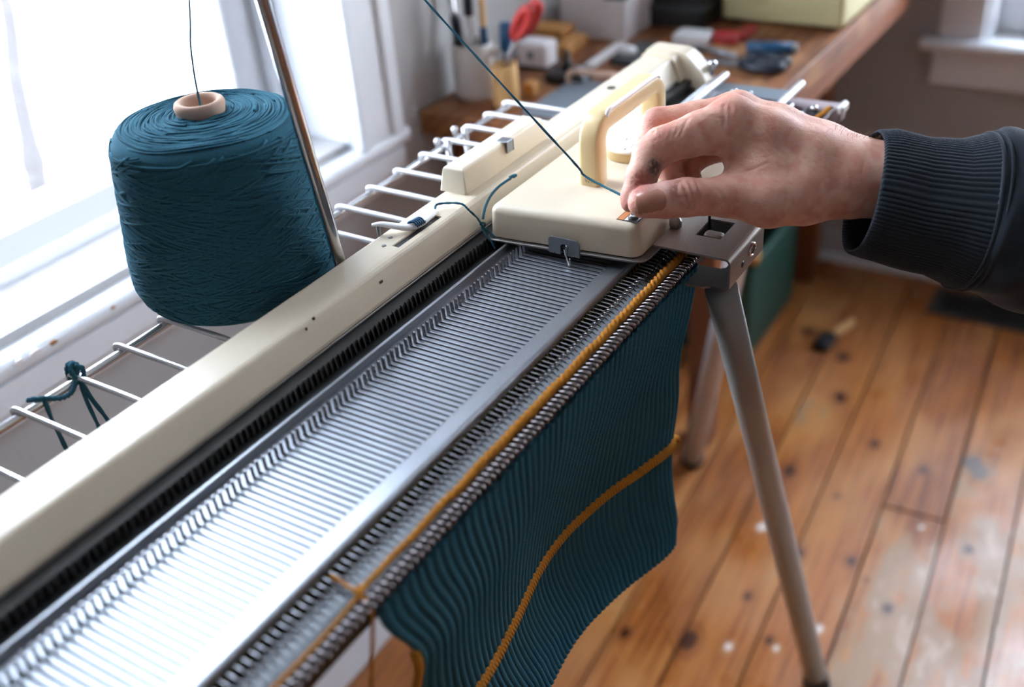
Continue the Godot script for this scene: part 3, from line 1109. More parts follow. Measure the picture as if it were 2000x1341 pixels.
func build_cone() -> void:
	var c := Vector3(0.430, BED + 0.0022, -0.514)
	var t := thing("yarn_cone", "large cone of teal wool yarn standing on the wire rack", "yarn cone", c)
	var body := []
	var prof := [Vector2(0.054, 0), Vector2(0.060, 0.002), Vector2(0.0655, 0.008), Vector2(0.0685, 0.018), Vector2(0.0686, 0.03), Vector2(0.0605, 0.108), Vector2(0.0592, 0.113), Vector2(0.0565, 0.117), Vector2(0.052, 0.1195), Vector2(0.016, 0.1235), Vector2(0.012, 0.1235)]
	body.append(Vector2(0.012, 0))
	body.append_array(prof)
	var sh := Sh.new()
	body.append(Vector2(0.012, 0))
	lathe(sh, c, body, 64, Vector3.UP, 0, 0.0, false)
	obj("wound_yarn", sh, M.teal_wool, t)
	# strands of the winding: they cross on the side and coil on the top
	sh = Sh.new()
	var rad := func(y: float) -> float:
		for k in range(2, body.size()):
			if body[k].y >= y:
				var f: float = (y - body[k - 1].y) / maxf(1e-6, body[k].y - body[k - 1].y)
				return lerpf(body[k - 1].x, body[k].x, clampf(f, 0, 1))
		return 0.05
	for s in 96:
		var up := s % 2 == 0
		var ph := rng.randf() * TAU
		var turns := rng.randf_range(0.55, 1.0) if s % 5 else rng.randf_range(1.2, 2.0)
		var y0 := rng.randf_range(0.002, 0.012)
		var y1 := rng.randf_range(0.106, 0.1155)
		var pts := PackedVector3Array()
		var n := int(44 * turns) + 20
		for k in n + 1:
			var f := float(k) / n
			var y := lerpf(y0, y1, f)
			var a := ph + (1.0 if up else -1.0) * TAU * turns * (f + 0.03 * sin(f * 9.0 + ph))
			var r: float = rad.call(y) + 0.0003 + 0.0003 * sin(f * 40.0 + ph)
			pts.append(c + Vector3(cos(a) * r, y, sin(a) * r))
		tube(sh, pts, rng.randf_range(0.0007, 0.0010), 5)
	# nearly level windings
	for s in 26:
		var y := rng.randf_range(0.004, 0.114)
		var ph := rng.randf() * TAU
		var span := rng.randf_range(5.0, 9.5)
		var tilt := rng.randf_range(-0.004, 0.004)
		var pts := PackedVector3Array()
		for k in 97:
			var f := k / 96.0
			var yy := clampf(y + tilt * (f - 0.5) * span, 0.002, 0.1155)
			var a := ph + span * f
			var r: float = rad.call(yy) + 0.0001 + 0.00035 * sin(f * PI) 
			pts.append(c + Vector3(cos(a) * r, yy, sin(a) * r))
		tube(sh, pts, rng.randf_range(0.00045, 0.0008), 5)
	for s in 46:
		var r := 0.0165 + (0.0555 - 0.0165) * (s + rng.randf_range(-0.4, 0.4)) / 46.0
		var ph := rng.randf() * TAU
		var span := rng.randf_range(2.6, 6.2)
		var pts := PackedVector3Array()
		var dr := rng.randf_range(-0.0035, 0.0035)
		for k in 49:
			var f := k / 48.0
			var rr := clampf(r + dr * (f - 0.5) + 0.0005 * sin(f * 24.0 + ph), 0.015, 0.0568)
			var y := lerpf(0.1236, 0.1196, clampf((rr - 0.016) / 0.036, 0, 1))
			if rr > 0.052:
				y = lerpf(0.1196, 0.117, (rr - 0.052) / 0.0045)
			var a := ph + span * f
			pts.append(c + Vector3(cos(a) * rr, y + 0.0002 + 0.0005 * sin(f * 17.0 + ph * 3.0), sin(a) * rr))
		tube(sh, pts, rng.randf_range(0.0006, 0.0010), 5)
	tag(obj("windings", sh, M.teal_wool, t), "", "", "", "stuff")
	sh = Sh.new()
	lathe(sh, c + Vector3(-0.001, 0.118, 0), [Vector2(0.0100, -0.1), Vector2(0.0145, -0.1), Vector2(0.0150, 0.006), Vector2(0.0158, 0.009), Vector2(0.0160, 0.011), Vector2(0.0152, 0.0132), Vector2(0.0135, 0.0142), Vector2(0.0118, 0.0136), Vector2(0.0107, 0.0118), Vector2(0.0103, 0.009), Vector2(0.0100, -0.09)], 40)
	obj("cardboard_core", sh, M.card_tube, t)

	var y1 := thing("yarn_strand", "thin teal yarn rising straight out of the cone's core", "yarn", m(430, 118, -514))
	sh = Sh.new()
	tube(sh, curve([m(430, 70, -508), m(426.5, 128, -510), m(430, 165, -511), m(437, 195, -510), m(455, 300, -505), m(470, 470, -480), m(470, 640, -445)], 10), 0.0008, 7)
	obj("strand", sh, M.teal_strand, y1)

	var ms := thing("tension_mast", "slim polished steel rod rising behind the cream cover beside the cone", "rod", m(449, 28, -436))
	sh = Sh.new()
	tube(sh, PackedVector3Array([m(451.5, 6, -437.5), m(448, 30, -437.5), m(424, 204, -436), m(385, 480, -430), m(362, 660, -426)]), 0.0042, 16)
	obj("rod", sh, M.chrome, ms)
	sh = Sh.new()
	tube(sh, curve([m(362, 655, -426), m(372, 668, -430), m(420, 665, -440), m(470, 650, -445), m(520, 640, -430)], 6), 0.0018, 8)
	obj("guide_arm", sh, M.chrome, ms)
	sh = Sh.new()
	bx(sh, 441, 461, -8, 12, -445, -432, 1.5)
	obj("socket", sh, M.white_wire, ms)

	var y2 := thing("yarn_strand", "thin teal yarn running down from above to the pinched fingers", "yarn", m(556, 50, -276))
	sh = Sh.new()
	tube(sh, curve([m(564, 46, -281.5), m(571.3, 47.1, -291.1), m(581, 51.8, -324.2), m(578.9, 62.1, -332.5), m(568.6, 112.5, -377.1), m(561.1, 167.6, -429.1), m(554, 221, -478), m(520, 640, -440)], 12), 0.00085, 7, 2, 4200.0)
	obj("strand", sh, M.teal_strand, y2)


# ---------------------------------------------------------------- carriage and what lies on the cover
# the carriage's ends are cut slightly aslant
func skew(sh: Sh) -> Sh:
	for i in sh.v.size():
		sh.v[i].x += 0.105 * (sh.v[i].z + 0.332)
	return sh


func build_carriage() -> void:
	var ca := thing("carriage", "cream knitting carriage with an arched handle and steel arm over the needles", "carriage", m(660, 3, -332))
	var sh := Sh.new()
	block(sh, m(666, 0, -332), 0.110, 0.0562, m(0, 8, 0).y, m(0, 32, 0).y, 0.0075, 0.006, 0.001, 0.0012, 7)
	obj("cover", skew(sh), M.cream_enamel, ca)
	sh = Sh.new()
	block(sh, m(666, 0, -331), 0.1125, 0.0605, m(0, 5.6, 0).y, m(0, 7.4, 0).y, 0.009, 0.0007, 0.0007)
	obj("base_plate", skew(sh), M.worn_steel, ca)
	sh = Sh.new()
	block(sh, m(666, 0, -332), 0.1075, 0.0545, m(0, 7, 0).y, m(0, 9, 0).y, 0.006, 0.0, 0.0)
	obj("seal", skew(sh), M.black_rubber, ca)
	# arched handle
	sh = Sh.new()
	var path := []
	var z0 := -336.5
	path.append([Vector2(614, 31), Vector2(1, 0)])
	for k in 9:
		var a := PI - k / 8.0 * PI / 2.0
		path.append([Vector2(614 + 13 + cos(a) * 13, 63 + sin(a) * 13 - 2.0 * 0), Vector2(cos(a + PI), -sin(a))])
	for k in 9:
		var a := PI / 2.0 - k / 8.0 * PI / 2.0
		path.append([Vector2(713 - 13 + cos(a) * 13, 63 + sin(a) * 13), Vector2(cos(a + PI), -sin(a))])
	path.append([Vector2(713, 31), Vector2(-1, 0)])
	var rings := []
	for q in path:
		var ring := PackedVector3Array()
		var c: Vector2 = q[0]
		var inn: Vector2 = q[1]
		if rings.is_empty():
			inn = Vector2(1, 0)
		var post := 1.0 if c.y < 60.0 else 0.92
		# section: broad rounded back outside, flat-sided towards the inside
		for k in 28:
			var a := TAU * k / 28.0
			var across := signf(cos(a)) * pow(absf(cos(a)), 0.42) * 8.4
			var deep := signf(sin(a)) * pow(absf(sin(a)), 0.45) * 8.0 * post
			ring.append(m(c.x + inn.x * deep, c.y + inn.y * deep, z0 + across))
		rings.append(ring)
	loft(sh, rings, true, true)
	var hd := obj("handle", sh, M.yellowed_plastic, ca)
	# pale inset grip strip on the operator's side and a moulded seam
	sh = Sh.new()
	tube(sh, curve([m(621, 79.5, -329.4), m(626, 82.6, -329.6), m(634, 83.0, -329.6), m(660, 83.0, -329.6), m(700, 82.8, -329.6), m(708, 80.2, -329.4)], 6), 0.0017, 10)
	obj("grip_strip", sh, M.white_plastic, hd)
	sh = Sh.new()
	for q in [[612.4, "V216"]]:
		pass
	var tm := TextMesh.new()
	var sf := SystemFont.new()
	sf.font_names = PackedStringArray(["Droid Sans"])
	tm.font = sf
	tm.text = "V216"
	tm.font_size = 16
	tm.pixel_size = 0.00023
	tm.depth = 0.0001
	var to := obj("printed_mark", tm, M.grey_print, hd)
	to.position = m(605.85, 36.4, -335.2) - origin_of(hd)
	to.rotation.y = -PI / 2.0
	# stitch dial under the handle
	sh = Sh.new()
	var dc := m(669, 32, -335)
	lathe(sh, dc, [Vector2(0, 0), Vector2(0.0172, 0), Vector2(0.0174, 0.0008), Vector2(0.0174, 0.0066), Vector2(0.017, 0.0072), Vector2(0, 0.0072)], 180, Vector3.UP, 60, 0.0007)
	var dl := obj("dial", sh, M.yellowed_plastic, ca)
	sh = Sh.new()
	lathe(sh, dc, [Vector2(0, 0.007), Vector2(0.0170, 0.007), Vector2(0.0170, 0.0082), Vector2(0.0164, 0.0088), Vector2(0, 0.0089)], 48)
	obj("dial_face", sh, M.white_print, dl)
	for q in [[658.0, -333.5, 1.4, 0.6], [655.0, -325.5, 1.1, 0.9], [663.5, -331, 0.5, 0.4], [667.5, -331.5, 2.5, 0.25], [676, -341, 1.0, 0.6]]:
		sh = Sh.new()
		block(sh, m(q[0], 0, q[1]), q[2] * 0.001, q[3] * 0.001, dc.y + 0.0087, dc.y + 0.00905, 0.0003, 0.0)
		obj("dial_mark", sh, M.black_print if q[2] < 1.3 else M.grey_print, dl)
	# printed label inlaid near the corner: orange strip and white field with black rules
	sh = Sh.new()
	bx(sh, 566.5, 592, 31.9, 32.18, -294.4, -279, 0.05)
	var lb := obj("label_plate", sh, M.black_print, ca)
	sh = Sh.new()
	bx(sh, 567.2, 591.4, 32.1, 32.3, -293.8, -289.6, 0.05)
	obj("label_stripe", sh, M.orange_print, lb)
	sh = Sh.new()
	prism(sh, "y", [Vector2(567.0, -289.0), Vector2(570.0, -280.2), Vector2(576, -279.6), Vector2(591.2, -279.8), Vector2(591.2, -289.0)], 32.1, 32.3)
	obj("label_field", sh, M.white_print, lb)
	# steel tab on the near end with an arched notch, and the thread claw in it
	sh = Sh.new()
	var tab := [Vector2(-339.2, 15.8), Vector2(-337.4, 17.8), Vector2(-316.8, 17.8), Vector2(-315.2, 15.8), Vector2(-315.2, 5.4), Vector2(-318.6, 5.4), Vector2(-319.2, 7.0), Vector2(-319.8, 5.4), Vector2(-324.4, 5.4), Vector2(-324.4, 11.0)]
	for k in 7:
		var a := PI * k / 6.0
		tab.append(Vector2(-327.2 + cos(a) * 2.8, 11.0 + sin(a) * 2.8))
	tab.append_array([Vector2(-330.0, 5.4), Vector2(-334.0, 5.4), Vector2(-334.6, 7.0), Vector2(-335.2, 5.4), Vector2(-339.2, 5.4)])
	prism(sh, "x", tab, 551.2, 552.5)
	obj("end_tab", sh, M.zinc, ca)
	sh = Sh.new()
	block(sh, m(554.4, 0, -327.2), 0.0020, 0.0034, m(0, 7.4, 0).y, m(0, 15, 0).y, 0.0008, 0.0018)
	obj("tab_stud", sh, M.black_plastic, ca)
	sh = Sh.new()
	tube(sh, curve([m(551.6, 13.0, -325.2), m(549.6, 9.0, -324.8), m(548.2, 5.0, -323.4), m(546.6, 1.6, -321.4), m(546.2, 1.2, -320.6), m(546.8, 2.4, -320.4), m(548.2, 5.6, -320.9)], 5), 0.0005, 7)
	tube(sh, curve([m(551.4, 9.4, -327.0), m(549.4, 6.6, -325.2), m(547.2, 2.0, -321.4)], 5), 0.0004, 7)
	obj("thread_claw", sh, M.chrome, ca)
	# pressed steel arm over the needles: top with a square window, rolled front, returned tab
	var am := Sh.new()
	for q in [[578.0, 603.0, -273.0, -221.5], [630.0, 690.0, -273.0, -221.5], [603.0, 630.0, -273.0, -253.0], [603.0, 630.0, -235.0, -221.5]]:
		bx(am, q[0], q[1], 10.6, 12.0, q[2], q[3], 0.005)
	var curl := []
	var inner := []
	for k in 9:
		var a := PI / 2.0 - k / 8.0 * PI / 2.0
		curl.append(Vector2(-221.5 + cos(a) * 4.0, 8.0 + sin(a) * 4.0))
		inner.append(Vector2(-221.5 + cos(a) * 2.6, 8.0 + sin(a) * 2.6))
	for k in 7:
		var a := -k / 6.0 * PI / 2.0
		curl.append(Vector2(-220.5 + cos(a) * 3.0, -8.6 + sin(a) * 3.0))
		inner.append(Vector2(-220.5 + cos(a) * 1.6, -8.6 + sin(a) * 1.6))
	curl.append(Vector2(-231, -11.6))
	inner.append(Vector2(-231, -10.2))
	inner.reverse()
	var sec := curl.duplicate()
	sec.append_array(inner)
	prism(am, "x", sec, 578, 640, true)
	prism(am, "y", [Vector2(578, -222), Vector2(578, -231), Vector2(575.5, -236), Vector2(574, -250.5), Vector2(576.5, -253), Vector2(600, -253), Vector2(603, -250), Vector2(604, -234), Vector2(610, -228), Vector2(640, -227), Vector2(640, -222)], -12.0, -10.6)
	var arm := obj("arm", am, M.worn_steel, ca)
	sh = Sh.new()
	bx(sh, 590, 668, 5.6, 6.2, -262, -222, 0.1)
	obj("window_floor", sh, M.black_deck, arm)
	sh = Sh.new()
	block(sh, m(612, 0, -243.0), 0.0042, 0.0068, m(0, 6.0, 0).y, m(0, 11.2, 0).y, 0.0025, 0.002)
	obj("slide_catch", sh, M.worn_steel, arm)
	sh = Sh.new()
	tube(sh, PackedVector3Array([m(626, 4, -252), m(626, 22, -252.6)]), 0.0011, 8)
	obj("pin", sh, M.dark_metal, arm)
	sh = Sh.new()
	lathe(sh, m(609, 12, -270.5), [Vector2(0, 0), Vector2(0.0042, 0), Vector2(0.0048, 0.001), Vector2(0.0048, 0.0045), Vector2(0.004, 0.0052), Vector2(0.0026, 0.0078), Vector2(0, 0.0082)], 6)
	obj("thumb_nut", sh, M.worn_steel, arm)
	sh = Sh.new()
	var ringp := PackedVector3Array()
	for k in 25:
		var a := TAU * k / 24.0
		ringp.append(m(617.5 + cos(a) * 5.4, 1.5 + sin(a) * 4.0, -217.0))
	tube(sh, ringp, 0.0009, 8)
	obj("eyelet", sh, M.chrome, arm)
	sh = Sh.new()
	lathe(sh, m(601, -2, -217.6), [Vector2(0, 0), Vector2(0.0024, 0), Vector2(0.0024, 0.0003), Vector2(0, 0.0003)], 16, Vector3(0, 0, 1))
	obj("arm_hole", sh, M.black_deck, arm)

	var pn := thing("thread_feeder", "small clear plastic feeder pinched between thumb and finger", "feeder", m(571, 32.3, -284))
	sh = Sh.new()
	lathe(sh, m(571, 32.3, -284), [Vector2(0, 0), Vector2(0.0036, 0), Vector2(0.0037, 0.0012), Vector2(0.0018, 0.0032), Vector2(0.0014, 0.0062), Vector2(0.0018, 0.0082), Vector2(0.0022, 0.0096), Vector2(0.0012, 0.0122), Vector2(0, 0.0126)], 18)
	obj("spout", sh, M.clear_plastic, pn)
	sh = Sh.new()
	lathe(sh, m(571.5, 40, -281.6), [Vector2(0, 0), Vector2(0.0018, 0.0004), Vector2(0.0022, 0.003), Vector2(0, 0.0036)], 12)
	obj("stopper", sh, M.black_plastic, pn)
	var sn := thing("yarn_snippet", "short dark teal yarn snippet lying on the carriage under the thumb", "yarn", m(580, 32.3, -279))
	sh = Sh.new()
	tube(sh, curve([m(584, 33.3, -283.5), m(581, 33.7, -280), m(578, 33.6, -277), m(579, 33.3, -274), m(583, 33.3, -272.5)], 5), 0.0013, 7, 2, 2500.0)
	obj("snippet", sh, M.teal_strand, sn)

	# cream box clipped to the cover
	var bxn := thing("counter_box", "small cream box with a silver clip sitting on the back cover", "box", m(615, 31, -425))
	sh = Sh.new()
	block(sh, m(619, 0, -423.4), 0.0585, 0.0118, m(0, 31, 0).y, m(0, 49, 0).y, 0.002, 0.0022, 0.0, 0.0032, 5)
	obj("case", sh, M.cream_enamel, bxn)
	sh = Sh.new()
	bx(sh, 618, 627, 48.7, 49.6, -421, -412.6, 0.3)
	bx(sh, 618.5, 626.5, 40.5, 49.6, -413.0, -411.6, 0.3)
	obj("clip", sh, M.zinc, bxn)
	sh = Sh.new()
	bx(sh, 626.5, 628.2, 40, 49.0, -414, -411.9, 0.3)
	obj("clip_edge", sh, M.dark_metal, bxn)

	# white lever and wrapped scrap in the cover's slot
	var lv := thing("slot_lever", "white curved lever lying across the cover beside its slot", "lever", m(495, 31, -420))
	sh = Sh.new()
	var lp := curve([m(483.0, 38.0, -436), m(486.5, 38.3, -430.5), m(491, 36.2, -423), m(497, 33.6, -417), m(506, 32.4, -414), m(516, 33, -413), m(527, 33, -414.5)], 6)
	var lr := []
	for k in lp.size():
		lr.append(0.0017 + 0.0019 * sin(minf(1.0, k / 30.0) * PI * 0.9))
	tube(sh, lp, lr, 10, 0, 0.0, 0.55)
	obj("arm", sh, M.white_plastic, lv)
	sh = Sh.new()
	tube(sh, PackedVector3Array([m(485.5, 20, -432.8), m(485.5, 37, -432.8)]), 0.0013, 8)
	obj("post", sh, M.grey_plastic, lv)
	var wr := thing("yarn_scrap", "blue yarn wrapped round the white lever, its thread trailing to the carriage", "yarn", m(508, 34, -414))
	sh = Sh.new()
	for k in 5:
		var pts := PackedVector3Array()
		var x := 500.0 + k * 1.7
		for j in 13:
			var a := TAU * j / 12.0
			pts.append(m(x + 0.8 * cos(a) + j * 0.12, 34.2 + sin(a) * 2.7, -415.2 + cos(a) * 3.4 + k * 0.25))
		tube(sh, pts, 0.0008, 6)
	obj("wraps", sh, M.blue_plastic, wr)
	sh = Sh.new()
	tube(sh, curve([m(527, 32.5, -415), m(533, 34.5, -418), m(538, 35, -411), m(541, 34.6, -402), m(541, 31, -396.5), m(546, 23, -393.5), m(552, 14, -394), m(554, 10.5, -392), m(551, 8, -384.6), m(548, 1, -383)], 8), 0.00085, 7, 2, 4200.0)
	obj("trailing_thread", sh, M.teal_strand, wr)
	sh = Sh.new()
	tube(sh, curve([m(551, 13, -393.6), m(548.5, 10.6, -390), m(547, 6, -384), m(547.5, 0.6, -382)], 6), 0.0008, 7)
	tube(sh, curve([m(552, 15, -395.5), m(551, 17, -393.8), m(553, 16, -392.6), m(554, 13.5, -393.5), m(552, 12.5, -395)], 6), 0.0008, 7)
	tube(sh, curve([m(555, 18, -395.2), m(561, 24, -396.4), m(570, 29, -397.2), m(580, 32, -396.6), m(588, 33.5, -395), m(592, 34.5, -393.2)], 6), 0.001, 7)
	tube(sh, curve([m(592, 34.4, -394.5), m(594, 35.6, -392.6), m(597, 35.0, -392.0), m(596, 33.8, -394)], 5), 0.0013, 7)
	obj("tangle", sh, M.teal_strand, wr)


# ---------------------------------------------------------------- knitting
func fabric_at(u: float, v: float) -> Vector3:
	# u 0..1 from the near edge to the far edge, v 0..1 from the pegs down to the hem; millimetres
	var y := lerpf(-6.0, -268.0, v)
	var far_edge := 598.0 - 17.0 * exp(-pow((v - 0.26) / 0.15, 2.0)) + 8.0 * smoothstep(0.55, 0.92, v) * (1.0 - smoothstep(0.93, 1.0, v) * 0.9)
	var near_edge := 240.0 + 30.0 * smoothstep(0.0, 0.30, v) + 60.0 * smoothstep(0.2, 1.0, v) * v
	var x := lerpf(near_edge, far_edge, u)
	# the cloth sags away from the operator in the middle and hangs in soft folds
	var bow := sin(pow(v, 1.55) * PI * 0.84) * (38.0 * exp(-pow((u - 0.60) * 2.6, 2.0)) + 18.0 * (1.0 - u) * (1.0 - 0.4 * u))
	var hem := smoothstep(0.55, 1.0, v) * (18.0 * smoothstep(1.0, 0.55, u))
	var fold := 2.2 * sin(u * 9.0 + v * 1.6) * v + 0.8 * sin(u * 21.0 + 1.0) * v
	# rolled edges
	var curl := 16.0 * exp(-u * 26.0) * smoothstep(0.15, 0.7, v) + 7.0 * exp(-(1.0 - u) * 34.0) * smoothstep(0.2, 0.8, v)
	return Vector3(x, y, -248.0 - bow - hem * 0.7 + fold * 0.6 - curl)


# short loose fibres standing off a strand
func fuzz(sh: Sh, path: PackedVector3Array, r: float, count: int, reach: float) -> void:
	for k in count:
		var i := rng.randi_range(0, path.size() - 2)
		var p := path[i].lerp(path[i + 1], rng.randf())
		var d := (path[i + 1] - path[i]).normalized()
		var o := Vector3(rng.randfn(), rng.randfn(), rng.randfn())
		o = (o - d * o.dot(d)).normalized()
		var along := d * rng.randf_range(-1.0, 1.0)
		var a := p + o * r * 0.8
		var b := a + (o * rng.randf_range(0.2, 1.0) + along) * reach * 0.5
		tube(sh, PackedVector3Array([a, b, b + (o * rng.randf_range(-0.5, 0.6) + along) * reach * 0.5]), [0.00006, 0.00005, 0.00003], 3)


func build_knitting() -> void:
	var kn := thing("knitted_fabric", "dark teal ribbed knitting with a mustard stripe hanging from the needles", "knitting", m(430, -270, -262))
	var ribs := 54
	var per := 12
	var nu := ribs * per
	var nv := 150
	var front := []
	var back := []
	for j in nv + 1:
		var v := float(j) / nv
		var a := PackedVector3Array()
		var b := PackedVector3Array()
		for i in nu + 1:
			var u := float(i) / nu
			var p := fabric_at(u, v)
			var du := fabric_at(u + 0.002, v) - fabric_at(u - 0.002, v)
			var dv := fabric_at(u, minf(v + 0.004, 1.0)) - fabric_at(u, maxf(v - 0.004, 0.0))
			var nrm := dv.cross(du).normalized()
			if nrm.z < 0.0:
				nrm = -nrm
			var w := float(i % per) / per
			var ridge := pow(absf(sin(w * PI)), 0.7)
			var stitch := 0.2 * sin(v * 1900.0 * 0.262 + (1.4 if w < 0.5 else 0.0) + sin(float(i / per) * 1.7) * 0.8)
			p += nrm * ((ridge - 0.5) * 1.7 + stitch * ridge)
			a.append(m(p.x, p.y, p.z))
			var q := p - nrm * 2.2
			b.append(m(q.x, q.y, q.z))
		front.append(a)
		back.append(b)
	var sh := Sh.new()
	sheet(sh, front)
	sheet(sh, back, [], true)
	# close the two side edges and the hem
	var e0 := []
	var e1 := []
	for j in nv + 1:
		e0.append(PackedVector3Array([back[j][0], front[j][0]]))
		e1.append(PackedVector3Array([front[j][nu], back[j][nu]]))
	sheet(sh, e0)
	sheet(sh, e1)
	sheet(sh, [front[nv], back[nv]])
	obj("ribbed_cloth", sh, M.knit_wool, kn)
	# stripe: three courses of mustard stitches standing a little proud
	sh = Sh.new()
	var rows := []
	for j in 13:
		var row := PackedVector3Array()
		for i in nu + 1:
			var u := float(i) / nu
			var w := fposmod(float(i) / per * 2.0, 1.0)
			var v := 0.613 + 0.044 * (j / 12.0 - 0.5) + 0.004 * sin(u * 40.0) * 0.3
			v += 0.0032 * absf(sin(w * PI))
			var p := fabric_at(u, v)
			var f := j / 12.0
			var puff := sin(f * PI)
			var ridge := pow(absf(sin(w * PI)), 0.6)
			var z := p.z + (2.9 + 1.5 * (ridge - 0.35)) * puff + 0.4 * sin(f * PI * 6.0 + (w * 5.0)) * puff - 0.4 * (1.0 - puff)
			row.append(m(p.x + (0.8 * (0.5 - u) if u < 0.02 or u > 0.98 else 0.0), p.y, z + 0.6))
		rows.append(row)
	sheet(sh, rows)
	var brow := []
	for j in 5:
		var row := PackedVector3Array()
		for i in range(0, nu + 1, 4):
			var p := fabric_at(float(i) / nu, 0.604 + 0.026 * j / 4.0)
			row.append(m(p.x, p.y, p.z - 3.4))
		brow.append(row)
	sheet(sh, brow, [], true)
	for u in [0.0, 1.0]:
		var loop := []
		for k in 13:
			var a := PI * k / 12.0
			var p := fabric_at(u, 0.613)
			loop.append(m(p.x + (1.0 if u > 0.5 else -1.0) * sin(a) * 2.6, p.y + 1.6 * sin(a * 3.0) * 0.4, p.z + cos(a) * 3.2))
		tube(sh, curve(loop, 2), 0.0031, 10, 3, 1400.0)
	# the mustard thread carried up the near edge
	var side := []
	for k in 9:
		var v := lerpf(0.20, 0.66, k / 8.0)
		var p := fabric_at(0.0, v)
		side.append(m(p.x - 2.0 - 4.0 * sin(k / 8.0 * PI), p.y, p.z + 1.5))
	tube(sh, curve(side, 10), 0.0026, 10, 3, 1300.0)
	var stp := obj("stripe", sh, M.mustard_wool, kn)
	stp.set_meta("label", "mustard stripe across the teal knitting")

	var rp := thing("cast_on_yarn", "thick mustard yarn laid along the needle row behind the pegs", "yarn", m(430, -4, -252))
	sh = Sh.new()
	var pts := []
	for k in 31:
		var x := 237.0 + 412.0 * k / 30.0
		pts.append(m(x, 0.2 + 0.25 * sin(k * 1.7), -258.6 + 0.35 * sin(k * 2.3)))
	var cp := curve(pts, 22)
	var rad := []
	for k in cp.size():
		rad.append(lerpf(0.0015, 0.0028, smoothstep(0, 220, k)))
	tube(sh, cp, rad, 24, 3, 1250.0)
	fuzz(sh, cp, 0.0024, 1500, 0.0018)
	obj("twisted_strand", sh, M.mustard_wool, rp)
	sh = Sh.new()
	tube(sh, curve([m(238, -0.6, -257.6), m(210, -1.6, -257.0), m(180, -1.4, -257.2), m(140, -1.6, -257), m(90, -1.6, -257.2)], 40), 0.0013, 9, 2, 1900.0)
	obj("leading_strand", sh, M.mustard_wool, rp)
	sh = Sh.new()
	tube(sh, curve([m(244, -3.4, -280), m(243.5, -4.4, -274), m(242, -3.4, -266), m(239.8, -0.6, -259), m(237.5, 0.8, -255.2), m(236.2, -0.6, -251), m(235.2, -4, -248.6), m(234.5, -10, -248.8), m(230.5, -30, -249.5), m(223, -62, -250), m(216, -110, -251), m(214, -170, -252)], 14), 0.0011, 8, 2, 1900.0)
	obj("tail", sh, M.mustard_wool, rp)
	sh = Sh.new()
	tube(sh, curve([m(239, -2.6, -259.4), m(240.6, 0.2, -260.0), m(240, 2.2, -257.6), m(237.4, 1.6, -255.4), m(236.2, -1.6, -256.4), m(238.4, -2.8, -258.6)], 5), 0.0014, 8, 2, 1900.0)
	obj("knot", sh, M.mustard_wool, rp)
	var r3 := thing("yarn_end", "piece of mustard yarn lying along the far end of the needle row", "yarn", m(870, 0, -251))
	sh = Sh.new()
	tube(sh, curve([m(835, 0, -257.5), m(856, 0.2, -256), m(878, 0.6, -252.5), m(893, 1.0, -251.5)], 14), 0.0030, 10, 3, 1250.0)
	obj("strand", sh, M.mustard_wool, r3)


